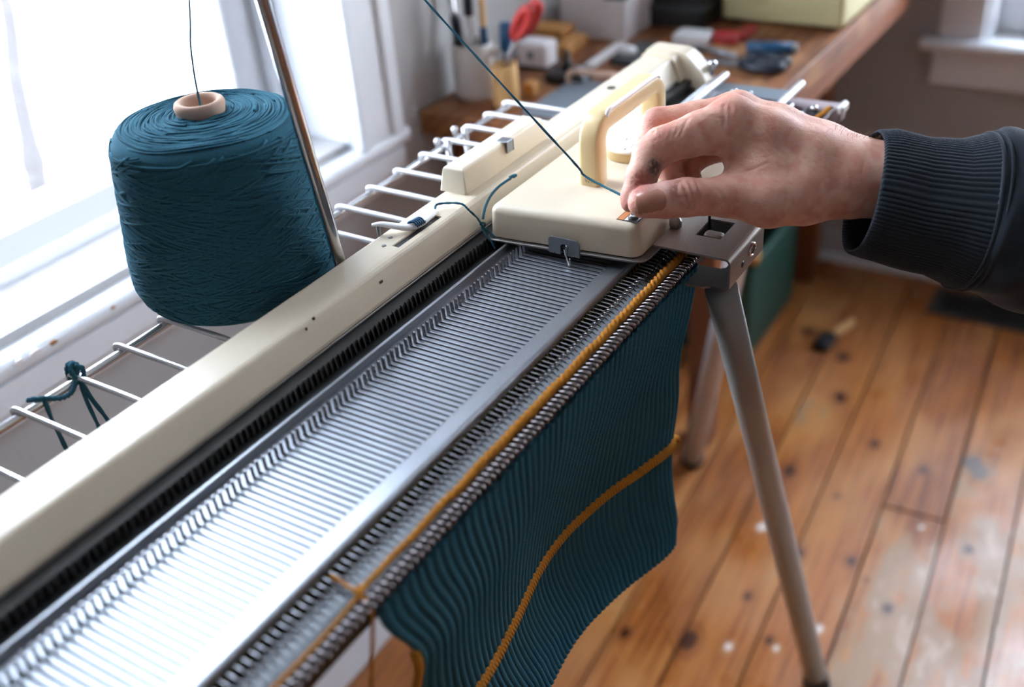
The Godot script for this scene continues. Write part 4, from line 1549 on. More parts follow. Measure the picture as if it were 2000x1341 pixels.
# ---------------------------------------------------------------- the person's hand and sleeve
# chains of [x, y, z, radius] in millimetres
var CHAINS := {
	"palm_index": [[626.9, 88.2, -239.2, 14.5], [635.1, 75.6, -217.1, 16.0], [645.6, 60.1, -188.6, 19.0], [655.3, 48.1, -165.0, 21.0]],
	"palm_mid": [[649.5, 84.9, -244.4, 12.6], [657.7, 72.1, -218.1, 15.0], [664.7, 57.4, -191.1, 19.0], [672.4, 44.4, -161.1, 21.0]],
	"palm_ring": [[668.0, 72.7, -245.6, 13.0], [671.8, 57.8, -214.9, 15.0], [676.2, 46.1, -186.8, 18.0], [682.5, 37.9, -159.9, 19.0]],
	"palm_pinky": [[679.2, 54.7, -242.6, 12.0], [683.2, 42.7, -210.4, 14.0], [685.5, 34.9, -181.5, 16.0]],
	"thumb_meta": [[594.2, 49.2, -226.3, 12.5], [607.9, 44.6, -205.2, 16.0], [626.9, 42.5, -187.8, 17.0], [649.4, 42.8, -167.8, 20.0]],
	"web": [[621.3, 67.2, -232.1, 11.3], [624.6, 57.5, -216.4, 16.0], [634.1, 50.1, -194.2, 20.0]],
	"web2": [[606.5, 55.1, -227.5, 7.5], [616.3, 53.7, -215.8, 13.0]],
	"fore": [[653.8, 49.5, -164.7, 22.5], [664.4, 45.0, -135.6, 23.5], [675.8, 38.3, -98.9, 27.0], [693.8, 27.1, -38.8, 30.0]],
	"fore2": [[676.0, 40.9, -168.7, 21.0], [688.4, 36.0, -140.8, 22.0], [700.4, 29.0, -102.7, 26.0], [719.4, 17.2, -40.6, 29.0]],
	"thumb": [[594.2, 49.2, -226.3, 12.3], [573.7, 53.3, -248.4, 12.2], [564.7, 53.7, -257.8, 11.6], [555.8, 54.4, -267.3, 10.0], [553.8, 53.8, -269.5, 8.6]],
	"index": [[626.9, 88.2, -239.2, 14.0], [608.9, 84.2, -254.7, 12.6], [588.8, 78.9, -272.0, 12.2], [582.3, 74.7, -276.6, 11.4], [570.2, 63.7, -277.7, 10.0], [561.6, 54.0, -279.5, 7.6], [558.1, 50.0, -280.0, 5.8]],
	"index_pad": [[620.2, 81.1, -236.9, 11.5], [611.6, 80.1, -246.1, 10.8], [601.2, 79.7, -256.7, 9.6], [592.1, 78.8, -267.0, 8.5]],
	"middle": [[649.5, 84.9, -244.4, 12.4], [632.6, 82.8, -266.7, 11.4], [617.0, 81.8, -288.5, 10.4], [603.3, 65.2, -289.9, 9.2], [589.6, 52.6, -287.2, 8.0], [581.4, 47.2, -284.8, 7.0]],
	"ring": [[668.0, 72.7, -245.6, 12.5], [651.6, 64.8, -264.9, 10.5], [635.4, 59.1, -278.0, 10.0], [618.8, 51.2, -280.8, 9.2], [609.7, 46.2, -271.7, 8.2]],
	"pinky": [[679.2, 54.7, -242.6, 11.0], [662.8, 51.6, -258.8, 9.2], [647.3, 49.5, -270.7, 8.8], [633.1, 44.1, -272.9, 8.0], [626.3, 40.4, -266.0, 7.2]],
}
# skin folds: depth, half width, points on the skin (mm)
var FOLDS := [
	[1.4, 0.9, Vector3(562.0, 64.4, -251.8), Vector3(558.6, 60.8, -249.5), Vector3(556.2, 55.8, -249.1)],
	[1.8, 0.9, Vector3(568.8, 65.7, -251.5), Vector3(562.7, 63.2, -249.1), Vector3(559.6, 59.4, -247.6), Vector3(561.1, 52.6, -243.8)],
	[2.0, 0.9, Vector3(570.4, 66.0, -249.8), Vector3(565.5, 62.8, -244.6), Vector3(563.6, 58.0, -241.6), Vector3(562.6, 51.6, -241.7)],
	[1.5, 0.9, Vector3(571.8, 65.6, -244.7), Vector3(567.3, 61.4, -240.6), Vector3(566.4, 56.7, -238.1), Vector3(565.4, 50.2, -238.8)],
	[1.2, 0.8, Vector3(575.3, 64.7, -241.4), Vector3(570.7, 60.5, -237.3), Vector3(569.0, 56.1, -235.8)],
	[1.4, 0.8, Vector3(559.8, 59.3, -247.4), Vector3(561.8, 58.9, -244.9), Vector3(563.4, 59.2, -242.9)],
	[0.9, 0.8, Vector3(578.9, 63.8, -238.2), Vector3(577.2, 61.2, -233.4), Vector3(576.3, 58.6, -231.0)],
	[2.0, 1.0, Vector3(577.0, 82.4, -268.4), Vector3(577.5, 78.8, -265.9), Vector3(580.7, 73.8, -263.9)],
	[3.0, 1.3, Vector3(600.5, 72.7, -252.5), Vector3(596.8, 77.9, -250.0), Vector3(594.8, 81.7, -250.6)],
	[1.4, 0.9, Vector3(584.0, 89.8, -275.2), Vector3(579.2, 86.8, -271.5), Vector3(576.4, 83.0, -270.2)],
	[1.2, 0.9, Vector3(586.4, 91.1, -272.1), Vector3(581.0, 87.9, -268.6), Vector3(577.6, 83.8, -268.7)],
	[1.0, 0.9, Vector3(591.7, 91.9, -269.0), Vector3(582.8, 88.7, -267.4), Vector3(579.9, 85.9, -267.0)],
	[1.0, 0.9, Vector3(594.9, 92.9, -266.0), Vector3(586.2, 89.2, -264.4), Vector3(582.3, 86.6, -264.7)],
	[0.9, 0.9, Vector3(597.9, 93.9, -262.9), Vector3(590.6, 90.7, -261.6), Vector3(586.0, 87.6, -262.2)],
	[0.9, 0.9, Vector3(600.3, 94.9, -259.1), Vector3(593.9, 91.8, -259.0), Vector3(589.4, 88.2, -259.0)],
	[1.4, 1.0, Vector3(616.4, 100.9, -241.2), Vector3(610.0, 93.6, -238.0), Vector3(608.0, 86.3, -237.6)],
	[1.0, 1.0, Vector3(616.7, 100.6, -237.3), Vector3(611.5, 92.3, -234.2)],
	[0.8, 0.9, Vector3(608.3, 96.4, -246.2), Vector3(608.9, 94.8, -241.6), Vector3(610.3, 94.7, -238.8)],
	[0.8, 0.9, Vector3(599.2, 92.5, -250.4), Vector3(599.0, 88.4, -246.8), Vector3(598.8, 83.2, -245.9)],
	[2.4, 1.2, Vector3(604.4, 63.4, -231.8), Vector3(607.8, 64.8, -231.5), Vector3(609.1, 66.6, -230.5)],
	[0.4, 1.2, Vector3(653.1, 73.4, -159.7), Vector3(642.7, 68.7, -154.7), Vector3(633.7, 59.8, -154.6)],
	[0.3, 1.2, Vector3(642.1, 72.6, -165.2), Vector3(635.3, 66.4, -161.6), Vector3(630.2, 59.9, -162.3)],
	[0.9, 1.0, Vector3(580.2, 62.2, -233.1), Vector3(579.4, 57.3, -226.5), Vector3(580.0, 47.1, -222.2)],
	[0.8, 1.0, Vector3(600.7, 64.0, -222.9), Vector3(604.5, 66.0, -214.1), Vector3(609.3, 69.3, -207.9)],
	[0.8, 1.0, Vector3(643.2, 46.6, -265.8), Vector3(635.6, 56.1, -267.4)],
	[0.8, 1.2, Vector3(618.0, 75.7, -205.4), Vector3(618.5, 71.3, -199.2), Vector3(613.9, 65.3, -195.2)],
]
var bones_a := PackedVector3Array()
var bones_b := PackedVector3Array()
var bones_r := PackedVector2Array()
var bones_g := PackedInt32Array()


func bone_dist(i: int, p: Vector3) -> float:
	var a := bones_a[i]
	var ab := bones_b[i] - a
	var t := clampf((p - a).dot(ab) / ab.length_squared(), 0.0, 1.0)
	var r := bones_r[i]
	return p.distance_to(a + ab * t) - lerpf(r.x, r.y, t)


func smin(a: float, b: float, k: float) -> float:
	var h := maxf(k - absf(a - b), 0.0) / k
	return minf(a, b) - h * h * k * 0.25


# signed distance to the hand, from the bones listed in use
func hand_field(p: Vector3, use: PackedInt32Array) -> float:
	var d := [1000.0, 1000.0, 1000.0, 1000.0, 1000.0, 1000.0]
	for i in use:
		var g := bones_g[i]
		d[g] = smin(d[g], bone_dist(i, p), 11.0 if g == 0 else 3.0)
	var f: float = minf(minf(d[2], d[3]), minf(d[4], d[5]))
	f = minf(f, d[1])
	return smin(f, d[0], 7.0)


func build_person() -> void:
	var pe := thing("person", "person's right hand reaching from a dark grey sweatshirt sleeve to pinch the thread", "person", m(690, 20, -60))
	var order := {"thumb": 1, "index": 2, "index_pad": 2, "middle": 3, "ring": 4, "pinky": 5}
	for key in CHAINS:
		var c: Array = CHAINS[key]
		for i in c.size() - 1:
			bones_a.append(Vector3(c[i][0], c[i][1], c[i][2]))
			bones_b.append(Vector3(c[i + 1][0], c[i + 1][1], c[i + 1][2]))
			bones_r.append(Vector2(c[i][3], c[i + 1][3]))
			bones_g.append(order.get(key, 0))
	# surface nets on a grid of 1.25 mm cells; only blocks of cells near the skin are visited
	var cell := 1.25
	var lo := Vector3(530, 20, -312)
	var nx := 174
	var ny := 72
	var nz := 228
	var blk := 6
	var val := {}
	var todo := []
	for bi in nx / blk + 1:
		for bj in ny / blk + 1:
			for bk in nz / blk + 1:
				var c := lo + Vector3(bi + 0.5, bj + 0.5, bk + 0.5) * cell * blk
				var use := PackedInt32Array()
				var near := 1000.0
				for i in bones_a.size():
					var dd := bone_dist(i, c)
					near = minf(near, dd)
					if dd < 24.0:
						use.append(i)
				if near < 14.0 and near > -9.0:
					todo.append([bi, bj, bk, use])
	for q in todo:
		for i in range(q[0] * blk, q[0] * blk + blk + 1):
			for j in range(q[1] * blk, q[1] * blk + blk + 1):
				for k in range(q[2] * blk, q[2] * blk + blk + 1):
					var key := (i * 256 + j) * 256 + k
					if not val.has(key):
						val[key] = hand_field(lo + Vector3(i, j, k) * cell, q[3])
	var vert := {}
	var pts := PackedVector3Array()
	for q in todo:
		for i in range(q[0] * blk, q[0] * blk + blk):
			for j in range(q[1] * blk, q[1] * blk + blk):
				for k in range(q[2] * blk, q[2] * blk + blk):
					var s := 0
					var v := PackedFloat32Array()
					for e in 8:
						var f: float = val.get(((i + (e & 1)) * 256 + j + ((e >> 1) & 1)) * 256 + k + (e >> 2), 9.0)
						v.append(f)
						if f < 0.0:
							s += 1
					if s == 0 or s == 8:
						continue
					var sum := Vector3.ZERO
					var cnt := 0
					for e in 8:
						for ax in [1, 2, 4]:
							if e & ax:
								continue
							var a := v[e]
							var b := v[e | ax]
							if (a < 0.0) == (b < 0.0):
								continue
							var t := a / (a - b)
							var p := Vector3(e & 1, (e >> 1) & 1, e >> 2)
							p[0 if ax == 1 else 1 if ax == 2 else 2] += t
							sum += p
							cnt += 1
					vert[(i * 256 + j) * 256 + k] = pts.size()
					pts.append(lo + (Vector3(i, j, k) + sum / cnt) * cell)
	var tris := PackedInt32Array()
	var step := [65536, 256, 1]
	for key in vert:
		for ax in 3:
			var a: float = val.get(key, 9.0)
			var b: float = val.get(key + step[ax], 9.0)
			if (a < 0.0) == (b < 0.0):
				continue
			var s1: int = step[(ax + 1) % 3]
			var s2: int = step[(ax + 2) % 3]
			var ids := [key, key - s1, key - s1 - s2, key - s2]
			var ok := true
			for id in ids:
				ok = ok and vert.has(id)
			if not ok:
				continue
			var w := [vert[ids[0]], vert[ids[1]], vert[ids[2]], vert[ids[3]]]
			if a > 0.0:
				w = [w[0], w[3], w[2], w[1]]
			for x in [0, 1, 2, 0, 2, 3]:
				tris.append(w[x])
	# one round of smoothing, then colours: blotches, dusty and sooty finger, ruddy knuckles
	var acc := PackedVector3Array()
	acc.resize(pts.size())
	var num := PackedInt32Array()
	num.resize(pts.size())
	for i in range(0, tris.size(), 3):
		for x in 3:
			acc[tris[i + x]] += pts[tris[i + (x + 1) % 3]] + pts[tris[i + (x + 2) % 3]]
			num[tris[i + x]] += 2
	for i in pts.size():
		pts[i] = pts[i].lerp(acc[i] / maxi(1, num[i]), 0.45)
	# skin folds and fine ridges, pressed in along the surface normal
	var nor := PackedVector3Array()
	nor.resize(pts.size())
	for i in range(0, tris.size(), 3):
		var fn := (pts[tris[i + 1]] - pts[tris[i]]).cross(pts[tris[i + 2]] - pts[tris[i]])
		for x in 3:
			nor[tris[i + x]] += fn
	var ridge := FastNoiseLite.new()
	ridge.seed = 12
	ridge.frequency = 0.34
	ridge.fractal_octaves = 2
	var segs := []
	for f in FOLDS:
		for k in range(2, f.size() - 1):
			segs.append([f[k], f[k + 1], f[0], f[1]])
	for i in pts.size():
		var p := pts[i]
		var push := 0.0
		for f in segs:
			var ab: Vector3 = f[1] - f[0]
			var ap: Vector3 = p - f[0]
			if ap.length_squared() > 200.0:
				continue
			var t := clampf(ap.dot(ab) / ab.length_squared(), 0.0, 1.0)
			var dd := (ap - ab * t).length()
			if dd < 3.0 * f[3]:
				push = maxf(push, f[2] * exp(-pow(dd / f[3], 2.0)) * 0.8)
		# fine lines run across the length of the fingers and wrist
		var q := Vector3(p.x * 0.9 + p.z * 0.7, p.y * 0.8, (p.z * 0.3 - p.x * 0.3))
		push += 0.2 * ridge.get_noise_3dv(q * 1.6)
		pts[i] = p - nor[i].normalized() * push
	var spots := FastNoiseLite.new()
	spots.seed = 5
	spots.frequency = 0.05
	spots.fractal_octaves = 3
	var grit := FastNoiseLite.new()
	grit.seed = 8
	grit.frequency = 0.42
	var base := rgb8(206, 152, 132).srgb_to_linear()
	var ruddy := rgb8(192, 112, 98).srgb_to_linear()
	var pale := rgb8(222, 178, 156).srgb_to_linear()
	var soot := rgb8(44, 38, 36).srgb_to_linear()
	var red := rgb8(150, 62, 50).srgb_to_linear()
	var st := SurfaceTool.new()
	st.begin(Mesh.PRIMITIVE_TRIANGLES)
	var ruddy_at := [Vector3(588, 78, -274), Vector3(574, 54, -247), Vector3(626, 92, -240), Vector3(617, 86, -289), Vector3(560, 52, -279), Vector3(596, 50, -226)]
	for p in pts:
		var c := base.lerp(pale, clampf(spots.get_noise_3dv(p) * 0.9 + 0.3, 0.0, 1.0))
		c = c.lerp(ruddy, clampf(spots.get_noise_3dv(p * 1.7 + Vector3(90, 0, 0)) * 0.9 + 0.06, 0.0, 0.4))
		for r in ruddy_at:
			c = c.lerp(ruddy, 0.55 * exp(-p.distance_squared_to(r) / 160.0))
		var gn := grit.get_noise_3dv(p)
		# grime on the thumb side of the index finger's last two joints
		var s := exp(-p.distance_squared_to(Vector3(572.0, 72.5, -268.5)) / 24.0) + 0.8 * exp(-p.distance_squared_to(Vector3(569, 69.5, -268.5)) / 26.0)
		var rd := exp(-p.distance_squared_to(Vector3(562, 68, -271.5)) / 34.0) + 0.9 * exp(-p.distance_squared_to(Vector3(554, 63.5, -271.0)) / 46.0)
		c = c.lerp(red, clampf(rd * (0.85 + gn), 0.0, 0.8))
		c = c.lerp(soot, clampf(s * (1.0 + gn * 1.3) - 0.1, 0.0, 0.92))
		c = c.lerp(soot, clampf(rd * (gn * 1.6 - 0.25), 0.0, 0.6))
		var dust := exp(-p.distance_squared_to(Vector3(561, 65.5, -259)) / 90.0)
		c = c.lerp(rgb8(204, 170, 164).srgb_to_linear(), clampf(dust * (0.4 + gn * 1.5), 0.0, 0.5))
		st.set_color(c)
		st.set_smooth_group(0)
		st.add_vertex(m(p.x, p.y, p.z))
	for i in range(0, tris.size(), 3):
		st.add_index(tris[i])
		st.add_index(tris[i + 2])
		st.add_index(tris[i + 1])
	st.generate_normals()
	obj("body", st.commit(), M.skin, pe)

	# thumb nail: a curved plate set into the thumb's back, which faces away from the needles' far end
	var all := PackedInt32Array(range(bones_a.size()))
	var along := (Vector3(553.8, 53.8, -269.5) - Vector3(573.7, 53.3, -248.4)).normalized()
	var out := Vector3(-0.697, 0.537, 0.476)
	out = (out - along * out.dot(along)).normalized()
	var side := along.cross(out)
	var rows := []
	var deep := []
	for j in 11:
		var row := PackedVector3Array()
		var drow := PackedVector3Array()
		var f := j / 10.0
		for i in 13:
			var e := i / 12.0 * 2.0 - 1.0
			var halfw := 7.4 * (1.0 - 0.10 * f)
			var l := lerpf(-7.6, 7.2, f) + (2.2 * (1.0 - e * e) * (f - 0.15))
			if f < 0.5:
				l -= 1.6 * (1.0 - e * e) * (1.0 - f * 2.0)
			var p := Vector3(549.1, 59.2, -260.4) + along * l + side * e * halfw + out * 24.0
			for k in 40:
				var d := hand_field(p, all)
				if d < 0.05:
					break
				p -= out * d * 0.8
			var lift := 0.55 - 0.75 * pow(absf(e), 4.0) - (0.5 if j == 0 else 0.0)
			row.append(m(p.x + out.x * lift, p.y + out.y * lift, p.z + out.z * lift))
			drow.append(m(p.x - out.x * 1.4, p.y - out.y * 1.4, p.z - out.z * 1.4))
		rows.append(row)
		deep.append(drow)
	var sh := Sh.new()
	sheet(sh, rows, [], true)
	var rim := [PackedVector3Array(), PackedVector3Array()]
	for i in 13:
		rim[0].append(rows[10][i])
		rim[1].append(deep[10][i])
	sheet(sh, rim, [], true)
	obj("thumb_nail", sh, M.thumb_nail, pe)

	# fine hairs along the back of the wrist
	sh = Sh.new()
	for k in 60:
		var f := rng.randf()
		var p := Vector3(648, 60, -182).lerp(Vector3(672, 60, -150), f) + Vector3(rng.randf_range(-4, 16), 0, rng.randf_range(-4, 4))
		p.y = 95.0
		for n in 40:
			var d := hand_field(p, all)
			if d < 0.1:
				break
			p.y -= d * 0.9
		var lean := Vector3(rng.randf_range(-3, 2), rng.randf_range(2.0, 6.5), rng.randf_range(-1, 6))
		tube(sh, PackedVector3Array([m(p.x, p.y - 0.5, p.z), m(p.x + lean.x * 0.4, p.y + lean.y * 0.6, p.z + lean.z * 0.4), m(p.x + lean.x, p.y + lean.y, p.z + lean.z)]), [0.00008, 0.00006, 0.00003], 4)
	tag(obj("arm_hair", sh, M.arm_hair, pe), "", "", "", "stuff")

	# sleeve: rings given by centre, half height vector; the third axis points along the view of the photograph's right
	var R := [[651.0, 40.7, -154.6, 23.5, 33.1, -3.0], [654.5, 38.6, -147.0, 24.7, 34.3, -2.5], [660.8, 33.9, -128.4, 24.9, 34.6, -2.6], [667.0, 31.2, -107.8, 26.1, 35.9, -2.3], [673.0, 28.7, -92.1, 28.6, 41.0, -4.4], [675.0, 28.8, -85.0, 29.8, 42.8, -4.6], [679.5, 25.6, -66.5, 30.1, 45.2, -7.0], [685.2, 21.5, -41.0, 30.5, 47.7, -9.0], [702.1, 7.2, 25.1, 33.1, 53.7, -12.1], [720.0, -10.0, 110.0, 36.0, 56.0, -12.0]]
	var deepv := Vector3(0.697, -0.537, -0.476)
	var ring_at := func(k: int, f: float) -> Array:
		var a: Array = R[k]
		var b: Array = R[mini(k + 1, R.size() - 1)]
		var c := Vector3(a[0], a[1], a[2]).lerp(Vector3(b[0], b[1], b[2]), f)
		var h := Vector3(a[3], a[4], a[5]).lerp(Vector3(b[3], b[4], b[5]), f)
		return [c, h]
	var cuff_part := func(k0: int, k1: int, ribs: int, depth: float, wrinkle: float, thick: float, seg: int, fine: int) -> Sh:
		var s := Sh.new()
		var outer := []
		for k in range(k0, k1):
			for x in fine + (1 if k == k1 - 1 else 0):
				var cf: Array = ring_at.call(k, float(x) / fine)
				var c: Vector3 = cf[0]
				var h: Vector3 = cf[1]
				var dd := deepv * (h.length() * 0.86)
				var ring := PackedVector3Array()
				var pos := float(k - k0) + float(x) / fine
				for i in seg:
					var an := TAU * i / seg
					var e := Vector2(signf(cos(an)) * pow(absf(cos(an)), 0.85), signf(sin(an)) * pow(absf(sin(an)), 0.85))
					var r := 1.0
					if ribs > 0:
						r += depth * (absf(sin(an * ribs * 0.5)) - 0.5) / h.length()
					r += wrinkle / h.length() * (sin(an * 3.0 + pos * 2.1) * 0.6 + sin(an * 5.0 - pos * 3.7 + 1.0) * 0.4)
					var p := c + (h * e.x + dd * e.y) * r
					ring.append(m(p.x, p.y, p.z))
				outer.append(ring)
		# rolled lip at the open end, then the inside
		var all_rings := []
		for x in [3, 2, 1]:
			all_rings.append(shrink(outer[mini(x * fine / 2, outer.size() - 1)], thick))
		var lip := shrink(outer[0], thick * 0.5)
		var nudge: Vector3 = (outer[0][0] - outer[1][0]).normalized() * thick * 0.0006
		for i in lip.size():
			lip[i] += nudge
		all_rings.append(lip)
		all_rings.append_array(outer)
		loft(s, all_rings, false, false, false, false)
		return s
	obj("cuff", cuff_part.call(0, 4, 92, 0.85, 0.5, 3.0, 552, 3), M.sweatshirt_cloth, pe)
	obj("sleeve", cuff_part.call(4, 9, 0, 0.0, 2.6, 3.0, 160, 6), M.sweatshirt_cloth, pe)
	sh = Sh.new()
	for o in [[0.0, 1.3], [0.55, 0.8]]:
		var cf: Array = ring_at.call(4, o[0])
		var c: Vector3 = cf[0]
		var h: Vector3 = cf[1]
		var loop := PackedVector3Array()
		for i in 97:
			var an := TAU * i / 96.0
			var e := Vector2(signf(cos(an)) * pow(absf(cos(an)), 0.85), signf(sin(an)) * pow(absf(sin(an)), 0.85))
			var p := c + (h * e.x + deepv * h.length() * 0.86 * e.y) * 1.004
			loop.append(m(p.x, p.y, p.z))
		tube(sh, loop, o[1] * 0.001, 8)
	obj("cuff_seam", sh, M.sweatshirt_cloth, pe)


func shrink(ring: PackedVector3Array, mm: float) -> PackedVector3Array:
	var c := Vector3.ZERO
	for p in ring:
		c += p
	c /= ring.size()
	var r := PackedVector3Array()
	for p in ring:
		r.append(p + (c - p).normalized() * mm * 0.001)
	return r


# ---------------------------------------------------------------- desk and the things on and under it
const DESK_Y := -130.0
const DESK_X0 := 1046.0


func desk_box(sh: Sh, x0: float, x1: float, y0: float, y1: float, z0: float, z1: float) -> void:
	var t := PackedVector3Array()
	var lo := m(x0, y0, z0)
	var hi := m(x1, y1, z1)
	var b := 0.0012
	var rings := []
	for e in [[lo.y, 0.0], [hi.y - b, 0.0], [hi.y, b]]:
		rings.append([Vector3(lo.x + e[1], e[0], lo.z + e[1]), Vector3(hi.x - e[1], e[0], lo.z + e[1]), Vector3(hi.x - e[1], e[0], hi.z - e[1]), Vector3(lo.x + e[1], e[0], hi.z - e[1])])
	for j in 2:
		for i in 4:
			var k := (i + 1) % 4
			quad(t, rings[j][i], rings[j][k], rings[j + 1][k], rings[j + 1][i])
	quad(t, rings[2][0], rings[2][1], rings[2][2], rings[2][3])
	quad(t, rings[0][3], rings[0][2], rings[0][1], rings[0][0])
	var u := PackedVector2Array()
	for p in t:
		u.append(Vector2(p.x * 0.9, (p.z - p.y) * 1.8))
	sh.add(t, true, u)


func build_desk() -> void:
	var dk := thing("desk", "old brown wooden desk against the wall, crowded with tools", "desk", m(1600, -880, -625))
	var zs := [-830.0, -700.0, -556.0, -420.0]
	for i in 3:
		var sh := Sh.new()
		desk_box(sh, DESK_X0, 2205, DESK_Y - 32, DESK_Y, zs[i] + 0.05, zs[i + 1] - 0.05)
		obj("top_board", sh, M.desk_wood, dk)
	var sh := Sh.new()
	bx(sh, DESK_X0 + 30, DESK_X0 + 50, DESK_Y - 130, DESK_Y - 32, -800, -470, 1)
	bx(sh, DESK_X0 + 50, 2150, DESK_Y - 130, DESK_Y - 32, -492, -472, 1)
	bx(sh, DESK_X0 + 50, 2150, DESK_Y - 130, DESK_Y - 32, -800, -780, 1)
	bx(sh, 2130, 2150, DESK_Y - 130, DESK_Y - 32, -780, -492, 1)
	obj("apron", sh, M.desk_side_wood, dk)
	for q in [[1465.0, -592.0], [1465.0, -790.0], [2120.0, -616.0], [2120.0, -790.0]]:
		sh = Sh.new()
		bx(sh, q[0] - 22, q[0] + 22, -880, DESK_Y - 32, q[1] - 22, q[1] + 22, 2.5)
		obj("leg", sh, M.desk_side_wood, dk)

	# mug with brushes and tools
	var c := m(1122, DESK_Y, -790)
	var mug := thing("mug", "pale ceramic mug holding brushes and tools on the desk", "mug", c)
	sh = Sh.new()
	lathe(sh, c, [Vector2(0, 0), Vector2(0.024, 0), Vector2(0.0265, 0.003), Vector2(0.0275, 0.01), Vector2(0.028, 0.070), Vector2(0.0275, 0.0725), Vector2(0.0262, 0.0725), Vector2(0.0255, 0.070), Vector2(0.025, 0.006), Vector2(0, 0.005)], 40)
	obj("cup", sh, M.ceramic, mug)
	sh = Sh.new()
	tube(sh, curve([c + Vector3(0.008, 0.058, 0.0262), c + Vector3(0.010, 0.064, 0.036), c + Vector3(0.012, 0.056, 0.045), c + Vector3(0.012, 0.036, 0.046), c + Vector3(0.010, 0.022, 0.038), c + Vector3(0.008, 0.018, 0.0265)], 6), 0.0042, 12)
	obj("handle", sh, M.ceramic, mug)
	var tools := [
		["paint_brush", "pale wooden brush leaning at the mug's right side, blue band", "brush", Vector3(0.004, 0, 0.016), Vector3(0.004, 0.17, 0.020), 0.0042, "pale_wood", 0.06, 0.085, "blue_plastic"],
		["flat_tool", "white flat-handled tool with a dark top standing in the mug", "tool", Vector3(-0.004, 0, 0.002), Vector3(-0.006, 0.165, 0.004), 0.0055, "white_plastic", 0.10, 0.138, "navy_plastic"],
		["spatula", "bright metal spatula leaning out of the mug's left side", "spatula", Vector3(-0.006, 0, -0.010), Vector3(0.004, 0.165, -0.034), 0.0045, "chrome", 0.05, 0.07, "navy_plastic"],
		["dark_brush", "short dark-bristled brush low in the mug", "brush", Vector3(-0.012, 0, -0.006), Vector3(-0.016, 0.105, -0.012), 0.006, "dark_grey_plastic", 0.07, 0.10, "navy_plastic"],
		["crochet_hook", "thin grey hook standing at the back of the mug", "hook", Vector3(0.012, 0, 0.006), Vector3(0.018, 0.150, 0.010), 0.0024, "zinc", 0.02, 0.05, "zinc"],
	]
	for q in tools:
		var at: Vector3 = c + Vector3(0, 0.008, 0) + q[3]
		var dir: Vector3 = (q[4] - q[3])
		var t := thing(q[0], q[1], q[2], at, "tools in the mug")
		sh = Sh.new()
		var r: float = q[5]
		tube(sh, PackedVector3Array([at, at + dir * 0.5, at + dir * 0.97, at + dir]), [r * 0.8, r, r * 0.9, r * 0.4], 12)
		obj("shaft", sh, M[q[6]], t)
		sh = Sh.new()
		var n := dir.normalized()
		tube(sh, PackedVector3Array([at + n * q[7], at + n * (q[7] + 0.003), at + n * (q[8] - 0.003), at + n * q[8]]), [r * 1.02, r * 1.16, r * 1.16, r * 1.02], 12)
		obj("band", sh, M[q[9]], t)

	# small wooden pot with scissors and a blue pen, and a block beside it
	c = m(1108, DESK_Y, -733)
	var pot := thing("wooden_pot", "small pale wooden pot with red-handled scissors on the desk edge", "pot", c)
	sh = Sh.new()
	lathe(sh, c, [Vector2(0, 0), Vector2(0.0165, 0), Vector2(0.0172, 0.002), Vector2(0.0172, 0.052), Vector2(0.0166, 0.0535), Vector2(0.014, 0.0535), Vector2(0.0135, 0.052), Vector2(0.0132, 0.006), Vector2(0, 0.005)], 28)
	obj("cup", sh, M.pale_wood, pot)
	sh = Sh.new()
	prism(sh, "z", [Vector2(1091.2, -98), Vector2(1090.6, -98), Vector2(1090.6, -88), Vector2(1091.2, -88)], -736, -731)
	obj("mark", sh, M.oak_block, pot)
	var sc := thing("scissors", "scissors with red handles standing in the wooden pot", "scissors", c + Vector3(0, 0.008, 0))
	sh = Sh.new()
	var s0 := c + Vector3(-0.002, 0.010, 0.000)
	var s1 := m(1104, -72, -726)
	var s2 := m(1106, -40, -709)
	tube(sh, PackedVector3Array([s0, s1, s2]), [0.0015, 0.0036, 0.0048], 8, 0, 0.0, 0.5)
	obj("blade", sh, M.chrome, sc)
	for e in [-1.0, 1.0]:
		sh = Sh.new()
		var loop := []
		for k in 13:
			var a := TAU * k / 12.0
			var mid := m(1107, -17, -694) + Vector3(0.006 * e, 0.002 * e, 0.003 * e)
			loop.append(mid + Vector3(0.0, 0.85, 0.52).normalized() * cos(a) * 0.0215 + Vector3(0.3, -0.5, 0.8).normalized() * sin(a) * 0.0062)
		tube(sh, curve(loop, 3), 0.0058, 10)
		obj("handle", sh, M.red_plastic, sc)
	var bp := thing("pen", "blue-capped pen standing beside the scissors in the wooden pot", "pen", c + Vector3(0.006, 0.008, -0.004))
	sh = Sh.new()
	var p0 := c + Vector3(0.006, 0.008, -0.002)
	var p1 := m(1122, -27, -735)
	tube(sh, PackedVector3Array([p0, p0.lerp(p1, 0.62)]), 0.0046, 12)
	obj("barrel", sh, M.navy_plastic, bp)
	sh = Sh.new()
	tube(sh, PackedVector3Array([p0.lerp(p1, 0.62), p0.lerp(p1, 0.64), p0.lerp(p1, 0.97), p1]), [0.0062, 0.0082, 0.0082, 0.006], 12)
	obj("cap", sh, M.blue_plastic, bp)
	var blk := thing("wood_block", "little wooden block tucked behind the wooden pot", "block", m(1150, DESK_Y, -720))
	sh = Sh.new()
	bx(sh, 1140, 1160, DESK_Y, DESK_Y + 18, -728, -712, 1.5)
	obj("block_body", sh, M.oak_block, blk)

	# roll of tape / spool
	c = m(1262, DESK_Y, -776)
	var tp := thing("tape_box", "squat grey-white tape dispenser with a dark mark on its face", "tape", c)
	sh = Sh.new()
	block(sh, c, 0.018, 0.024, c.y + 0.0005, c.y + 0.036, 0.006, 0.006, 0.003)
	obj("case", sh, M.white_card, tp)
	sh = Sh.new()
	bx(sh, 1243.6, 1244.6, -116, -106, -782, -772, 0.2)
	obj("mark", sh, M.grey_plastic, tp)
